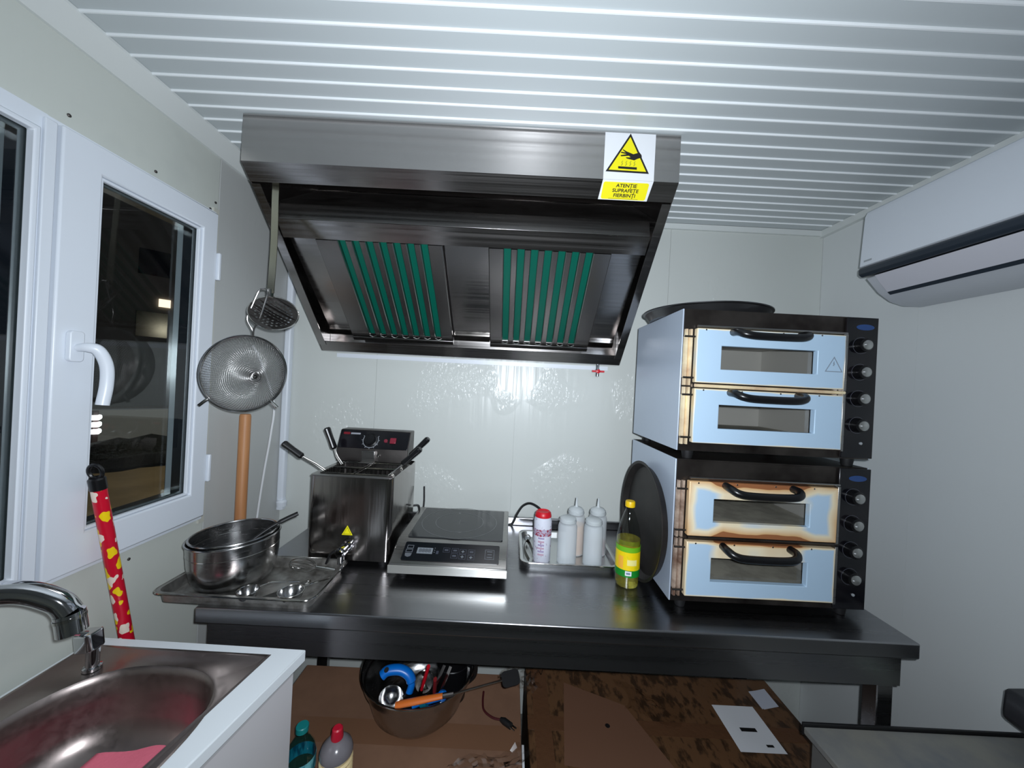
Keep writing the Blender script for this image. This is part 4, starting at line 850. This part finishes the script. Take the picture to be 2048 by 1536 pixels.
# ------------------------------------------------------------------ air conditioner
ac = thing('air_conditioner', 'white split air conditioner with dark stripe on the right wall', 'air conditioner', (1.28, .76, 1.84))
ap = [(XR-.001, 2.16), (1.215, 2.16), (1.188, 2.150), (1.180, 2.13), (1.170, 1.96), (1.172, 1.957), (1.20, 1.957), (XR-.001, 1.957)]
def yprism(pts, y0, y1): return MB().add([(x, y, z) for y in (y0, y1) for x, z in pts], [tuple(range(len(pts))), tuple(range(2*len(pts)-1, len(pts)-1, -1))]+[(i, (i+1) % len(pts), len(pts)+(i+1) % len(pts), len(pts)+i) for i in range(len(pts))])
part('cover', yprism(ap, .30, 1.248), ac_m, ac, bevel=.006)
part('dark_band', yprism([(1.172, 1.956), (1.166, 1.950), (1.167, 1.932), (1.178, 1.924), (1.25, 1.935), (1.25, 1.956)], .302, 1.246), ac_dark, ac, bevel=.003)
part('lower_body', yprism([(1.19, 1.9225), (1.205, 1.905), (1.235, 1.872), (1.275, 1.845), (1.32, 1.832), (XR-.001, 1.832), (XR-.001, 1.955), (1.252, 1.955), (1.252, 1.93)], .304, 1.244), mat('ac_lower', (196, 200, 206), .35), ac, bevel=.004)
part('louver', yprism([(1.184, 1.921), (1.200, 1.899), (1.228, 1.868), (1.231, 1.871), (1.204, 1.902), (1.1885, 1.9225)], .33, 1.205), mat('ac_louver', (206, 206, 214), .3), ac)
part('louver_slot', yprism([(1.2285, 1.8672), (1.238, 1.859), (1.242, 1.863), (1.2325, 1.871)], .33, 1.205), ac_dark, ac)
part('brand_mark', MB().box(1.1705, 1.1718, 1.205, 1.232, 1.972, 1.978, ), mat('ac_mark', (160, 166, 172), .4), ac)

# ------------------------------------------------------------------ boxes under the table
BXZ = .40
def carton(label, loc, sx, sy, rz, m_body, m_top):
    t = thing('cardboard_box', label, 'box', loc, (0, 0, rz))
    part('body', MB().box(0, sx, 0, sy, 0, BXZ-.006), m_body, t, local=True, bevel=.004)
    part('flap', MB().box(.0005, sx-.0005, .0005, sy*.5-.001, BXZ-.0055, BXZ), m_top, t, local=True, bevel=.002)
    part('flap', MB().box(.0005, sx-.0005, sy*.5+.001, sy-.0005, BXZ-.0055, BXZ), m_top, t, local=True, bevel=.002)
    return t
b1 = carton('plain brown cardboard box under the table, left of the taped one', (-.72, .908, 0), .805, .467, 0, card_m, card_m)
b2 = carton('brown cardboard box wrapped in glossy tape, under the right half of the table', (.108, .966, 0), .930, .448, 0, card_tape, card_tape)
# plain cardboard patch, tape and labels on the right box (local coordinates)
part('bare_patch', MB().prism([(.10, .09), (.44, .06), (.34, .30), (.14, .385)], BXZ+.0003, BXZ+.0012), mat('bare_cardboard', (110, 76, 56), .8), b2, local=True)
part('hand_hole', MB().prism(circ(12, .008, .26, .22), BXZ+.0013, BXZ+.0018), ink_m, b2, local=True)
part('tape', MB().box(-.001, .9, .195, .245, BXZ+.0002, BXZ+.0007), tape_m, b2, local=True)
part('tape', MB().box(.02, .075, -.001, .44, BXZ+.0008, BXZ+.0012), tape_m, b2, local=True)
lb = part('shipping_label', MB().grid(lambda u, v: (.655+.145*u, .155+.165*v, BXZ+.0018+.003*math.sin(u*7)*v*(1-v)), 10, 8), paper_m, b2, local=True, label='crumpled white shipping label')
part('label_bar', MB().box(.70, .752, .222, .235, BXZ+.0035, BXZ+.004), ink_m, lb, local=True)
part('label_mark', MB().box(.750, .772, .172, .180, BXZ+.0035, BXZ+.004), ink_m, lb, local=True)
part('paper_scrap', MB().prism([(.885, .395), (.945-.06, .39), (.93-.035, .335), (.83, .312), (.828, .385)], BXZ+.0015, BXZ+.0025), mat('scrap_paper', (196, 200, 212), .5), b2, local=True, label='small white paper label at the corner')
part('label_sheet', MB().prism([(.835, .31), (.897, .325), (.897, .40), (.838, .385)], BXZ+.0026, BXZ+.003), mat('scrap_paper', (196, 200, 212), .5), b2, local=True)
part('tape', MB().box(.0, .8, .18, .26, BXZ+.0002, BXZ+.0006), mat('faint_tape', (124, 90, 68), .3), b1, local=True)
part('white_edge', MB().box(.8055, .812, .03, .20, BXZ-.02, BXZ+.002), paper_m, b1, local=True)
# clear packing film crumpled over the meeting edges
def film(name, x0, x1, y0, y1, zb, amp, seed, label, turn=0):
    rr = random.Random(seed); hs = [[rr.random() for _ in range(15)] for _ in range(15)]
    def fn(u, v):
        i, j = u*13.999, v*13.999; a, b = int(i), int(j); fu, fv = i-a, j-b
        z = hs[b][a]*(1-fu)*(1-fv)+hs[b][a+1]*fu*(1-fv)+hs[b+1][a]*(1-fu)*fv+hs[b+1][a+1]*fu*fv
        x = x0+(x1-x0)*u+.02*math.sin(v*5+seed); y = y0+(y1-y0)*v+turn*u+.012*math.sin(u*7)
        return (x, y, zb+.001+amp*z)
    m = MB().grid(fn, 14, 14)
    o = single(name, m, film_m, label, 'plastic film', ((x0+x1)/2, (y0+y1)/2, zb), angle=12); return o
film('packing_film', -.12, .09, .955, 1.03, BXZ+.001, .022, 5, 'crumpled clear film in front of the pot between the boxes', .07)
film('packing_film', .02, .16, 1.30, 1.385, BXZ+.003, .030, 9, 'crumpled clear film at the back between the boxes')
film('packing_film', .45, .62, 1.24, 1.36, BXZ+.003, .014, 12, 'crumpled clear film on top of the taped box', -.06)

# ------------------------------------------------------------------ steel pot of utensils on the left box
PX, PY, PZ = -.262, 1.222, BXZ+.001
pt = thing('steel_bowl', 'deep steel bowl full of utensils on the plain cardboard box', 'bowl', (PX, PY, PZ))
pp = [(0, 0), (.095, 0), (.122, .008), (.145, .035), (.160, .085), (.170, .118), (.176, .120), (.182, .150)]
part('shell', MB().lathe(pp+[(a-.0015 if a else 0, b+.0015) for a, b in pp[::-1]], 56, T(PX, PY, PZ)), bowl_m, pt)
part('rolled_rim', MB().tube([(a, b, PZ+.150) for a, b in circ(56, .183, PX, PY)], .0035, 8, True), polish, pt)
UG = 'utensils in the steel bowl'
ut = thing('blue_ladle', 'steel ladle with curved bright blue handle in the deep bowl', 'ladle', (-.30, 1.12, .5), group=UG)
part('handle', MB().tube(arc([(-.352, 1.105, .592), (-.335, 1.112, .604), (-.300, 1.118, .604), (-.272, 1.116, .592), (-.260, 1.110, .570), (-.264, 1.104, .548)]), [.012]+[.0165]*30+[.0125]*10, 14, flat=.8), blue_m, ut)
part('handle_hole', MB().lathe([(.007, 0), (.007, .002), (0, .002)], 14, basis((-.336, 1.1015, .6145), (1, 0, .2), (0, .8, .6))), ink_m, ut)
lp_ = [(0, -.026), (.022, -.021), (.034, -.008), (.037, .003)]
part('cup', MB().lathe(lp_+[(a-.0012 if a else 0, b+.0012) for a, b in lp_[::-1]], 32, T(-.318, 1.10, .530) @ Euler((R(14), R(10), 0)).to_matrix().to_4x4()), bowl_m, ut)
part('neck', MB().tube([(-.283, 1.102, .535), (-.266, 1.107, .548)], .004, 8), polish, ut)
us = thing('orange_spatula', 'orange handled turner lying across the deep bowl with black blade', 'spatula', (-.15, 1.08, .57), group=UG)
a0, a1, a2, a3 = Vector((-.288, 1.045, .560)), Vector((-.155, 1.055, .585)), Vector((-.125, 1.06, .588)), Vector((.015, 1.10, .602))
part('handle', MB().tube([a0, a0+(a1-a0)*.1, a0+(a1-a0)*.5, a1], [.009, .0115, .0115, .009], 12, flat=.7), orange_m, us)
part('ferrule', MB().tube([a1, a2], .0075, 10), steel_dark, us)
part('rod', MB().tube([a2, a3], .003, 8), polish, us)
part('blade', MB().prism(rrect(0, .055, -.022, .022, .012), -.0015, .0015, 'z', basis(a3, (.9, .25, .08), (-.2, .85, .35))), black_mt, us)
ub = thing('blue_scoop', 'bright blue plastic scoop near the front rim of the deep bowl', 'scoop', (-.2, 1.08, .52), group=UG)
part('grip', MB().tube(arc([(-.245, 1.080, .530), (-.215, 1.078, .545), (-.185, 1.078, .556), (-.165, 1.082, .560)]), [.010]*12+[.013]*13, 12, flat=.7), blue_m, ub)
part('collar', MB().tube([(-.222, 1.079, .541), (-.205, 1.078, .548)], .0145, 12), mat('teal_plastic', (0, 96, 120), .4), ub)
part('knob', MB().lathe([(0, -.014), (.012, -.008), (.015, 0), (.012, .008), (0, .014)], 16, T(-.160, 1.083, .562)), blue_m, ub)
for k, (p, q, m_, nm, lb_) in enumerate((((-.262, 1.17, .42), (-.216, 1.135, .605), red_m, 'red_knife', 'red handled knife standing in the deep bowl'),
        ((-.200, 1.165, .42), (-.190, 1.118, .580), mat('dark_red', (120, 30, 34), .4), 'dark_red_peeler', 'dark red handled peeler standing in the deep bowl'))):
    t = thing(nm, lb_, 'knife' if k == 0 else 'peeler', p, group=UG); P_, Q_ = Vector(p), Vector(q)
    part('blade', MB().strip([P_, P_+(Q_-P_)*.55], .018, .0016, (.7, -.7, 0)), polish, t)
    part('handle', MB().tube([P_+(Q_-P_)*.54, P_+(Q_-P_)*.75, Q_], [.007, .009, .008], 10, flat=.7), m_, t)
for k, (p, q) in enumerate((((-.222, 1.11, .47), (-.168, 1.15, .600)), ((-.196, 1.11, .47), (-.148, 1.15, .597)))):
    t = thing('table_fork' if k == 0 else 'table_spoon', ('slim steel fork handle rising from the middle of the deep bowl', 'slim steel spoon handle rising beside the fork in the deep bowl')[k], 'cutlery', p, group=UG)
    P_, Q_ = Vector(p), Vector(q)
    part('handle', MB().strip([P_, P_+(Q_-P_)*.5, Q_], .010, .0022, (.8, -.4, 0)), polish, t)
    part('end', MB().lathe([(0, 0), (.012, .003), (.014, .010), (.010, .014), (0, .016)], 16, T(*p)), polish, t)
t = thing('measuring_cup', 'small shiny steel cup among the utensils in the deep bowl', 'cup', (-.225, 1.17, .53), group=UG)
cpp = [(0, 0), (.026, 0), (.030, .05), (.033, .052)]
part('cup', MB().lathe(cpp+[(a-.001 if a else 0, b+.001) for a, b in cpp[::-1]], 28, T(-.245, 1.225, .47) @ Euler((R(40), R(10), 0)).to_matrix().to_4x4()), polish, t)
part('cup_handle', MB().strip([(-.236, 1.172, .518), (-.22, 1.145, .525)], .012, .0018, (1, .4, 0)), polish, t)
t = thing('black_jug', 'black plastic jug at the right side of the deep bowl', 'jug', (-.14, 1.25, .5), group=UG)
jp = [(0, 0), (.045, 0), (.052, .11), (.054, .112)]
part('shell', MB().lathe(jp+[(a-.002 if a else 0, b+.002) for a, b in jp[::-1]], 28, T(-.150, 1.215, .452)), black_pl, t)
part('jug_handle', MB().tube(arc([(-.098, 1.215, .552), (-.075, 1.215, .56), (-.075, 1.215, .52), (-.102, 1.215, .49)]), .006, 8), black_pl, t)
cd = thing('mains_plug', 'dark red cord ending in a black plug on the plain cardboard box', 'plug', (-.03, 1.2, BXZ))
part('cord', MB().tube(arc([(-.045, 1.285, .408), (-.045, 1.25, .405), (-.038, 1.215, .405), (-.01, 1.19, .406), (.02, 1.178, .41)]), .0035, 8), mat('dark_red_cord', (70, 22, 26), .5), cd)
part('plug_body', MB().tube([(.018, 1.179, .4115), (.03, 1.172, .412), (.052, 1.155, .413)], [.006, .010, .0095], 12), black_mt, cd)
for s in (-1, 1): part('prong', MB().tube([(.052+s*.003, 1.155+s*.004, .413), (.066+s*.003, 1.144+s*.004, .413)], .0022, 8), polish, cd)

# ------------------------------------------------------------------ bottles beside the sink cabinet
wbt = thing('water_bottle', 'aqua plastic water bottle with teal cap beside the sink cabinet', 'bottle', (-.503, .952, BXZ+.001))
bp_ = [(a*.86, b*.74) for a, b in [(.028, 0), (.039, .004), (.041, .02), (.038, .03), (.041, .04), (.038, .052), (.041, .064), (.039, .076), (.041, .09), (.041, .14), (.036, .168), (.022, .195), (.0165, .205), (.0165, .222)]]
part('shell', MB().lathe(bp_, 28, caps=False), pet_blue, wbt, local=True)
part('cap', MB().lathe([(.0155, .1645), (.0155, .177), (.014, .179), (0, .179)], 20), mat('teal_cap', (24, 128, 128), .4), wbt, local=True)
part('label', MB().ring(circ(28, .0359), circ(28, .0354), .068, .101), mat('aqua_label', (120, 196, 206), .35, spots=(60, (1, 1, .3), .4, .55, (30, 110, 130))), wbt, local=True)
rb = thing('detergent_bottle', 'bottle with red cap and ribbed cream body, right of the water bottle', 'bottle', (-.412, .955, BXZ+.001))
bq = [(0, 0), (.032, 0), (.038, .004)]
for k in range(7): bq += [(.0415, .010+k*.014), (.0385, .017+k*.014)]
part('body', MB().lathe(bq+[(.0405, .108), (.0, .108)], 28), mat('cream_plastic', (250, 226, 172), .4), rb, local=True)
part('shoulder', MB().lathe([(.0406, .1085), (.041, .116), (.036, .130), (.024, .142), (.015, .147), (0, .147)], 28), mat('grey_shoulder', (120, 116, 120), .2), rb, local=True)
part('cap', MB().lathe([(.0150, .1475), (.0155, .152), (.0130, .172), (.010, .175), (0, .175)], 20), mat('red_cap', (190, 26, 50), .4), rb, local=True)

# ------------------------------------------------------------------ low counter at the right edge
lc = thing('low_counter', 'low grey metal counter against the right wall in the foreground', 'counter', (1.09, .4, 0))
part('top_sheet', MB().box(.802, 1.381, -.25, .944, .632, .65), mat('zinc_sheet', (150, 148, 140), .5, .25, spots=(7, (1, 1, 1), .35, .62, (126, 128, 130))), lc, bevel=.003)
part('rear_edge', MB().box(.802, 1.381, .9445, .9505, .628, .657), black_mt, lc, bevel=.001)
part('body', MB().box(.815, 1.378, -.23, .93, .05, .6315), mat('counter_body', (120, 120, 118), .45, .3), lc)
for x in (.84, 1.35):
    for y in (-.2, .9): part('foot', MB().lathe([(.02, 0), (.018, .0495), (0, .0495)], 14, T(x, y, 0)), rubber, lc)
ap_ = thing('dark_appliance', 'dark rounded appliance head jutting in at the right edge', 'appliance', (1.24, .84, .65))
part('head', MB().prism([(1.226, .822), (1.230, .828), (1.37, .834), (1.37, .66), (1.32, .69), (1.223, .758), (1.222, .775)], .74, .88, 'y'), mat('appliance_black', (40, 40, 44), .45), ap_, bevel=.012)
part('stand', MB().box(1.29, 1.37, .75, .87, .6505, .72), black_mt, ap_, bevel=.004)
rr = random.Random(4)
bag = MB(); hs = [[rr.random() for _ in range(11)] for _ in range(11)]
bag.grid(lambda u, v: (1.16+.09*u+.01*hs[int(v*10)][int(u*10)], .76+.09*v, .6515+.022*hs[int(v*10)][int(u*10)]*math.sin(PI*u)*math.sin(PI*v)**.5), 10, 10)
single('plastic_bag', bag, mat('pale_bag', (186, 200, 186), .3, alpha=.85), 'small crumpled pale plastic bag lying on the grey counter', 'plastic bag', (1.2, .8, .65), angle=10)
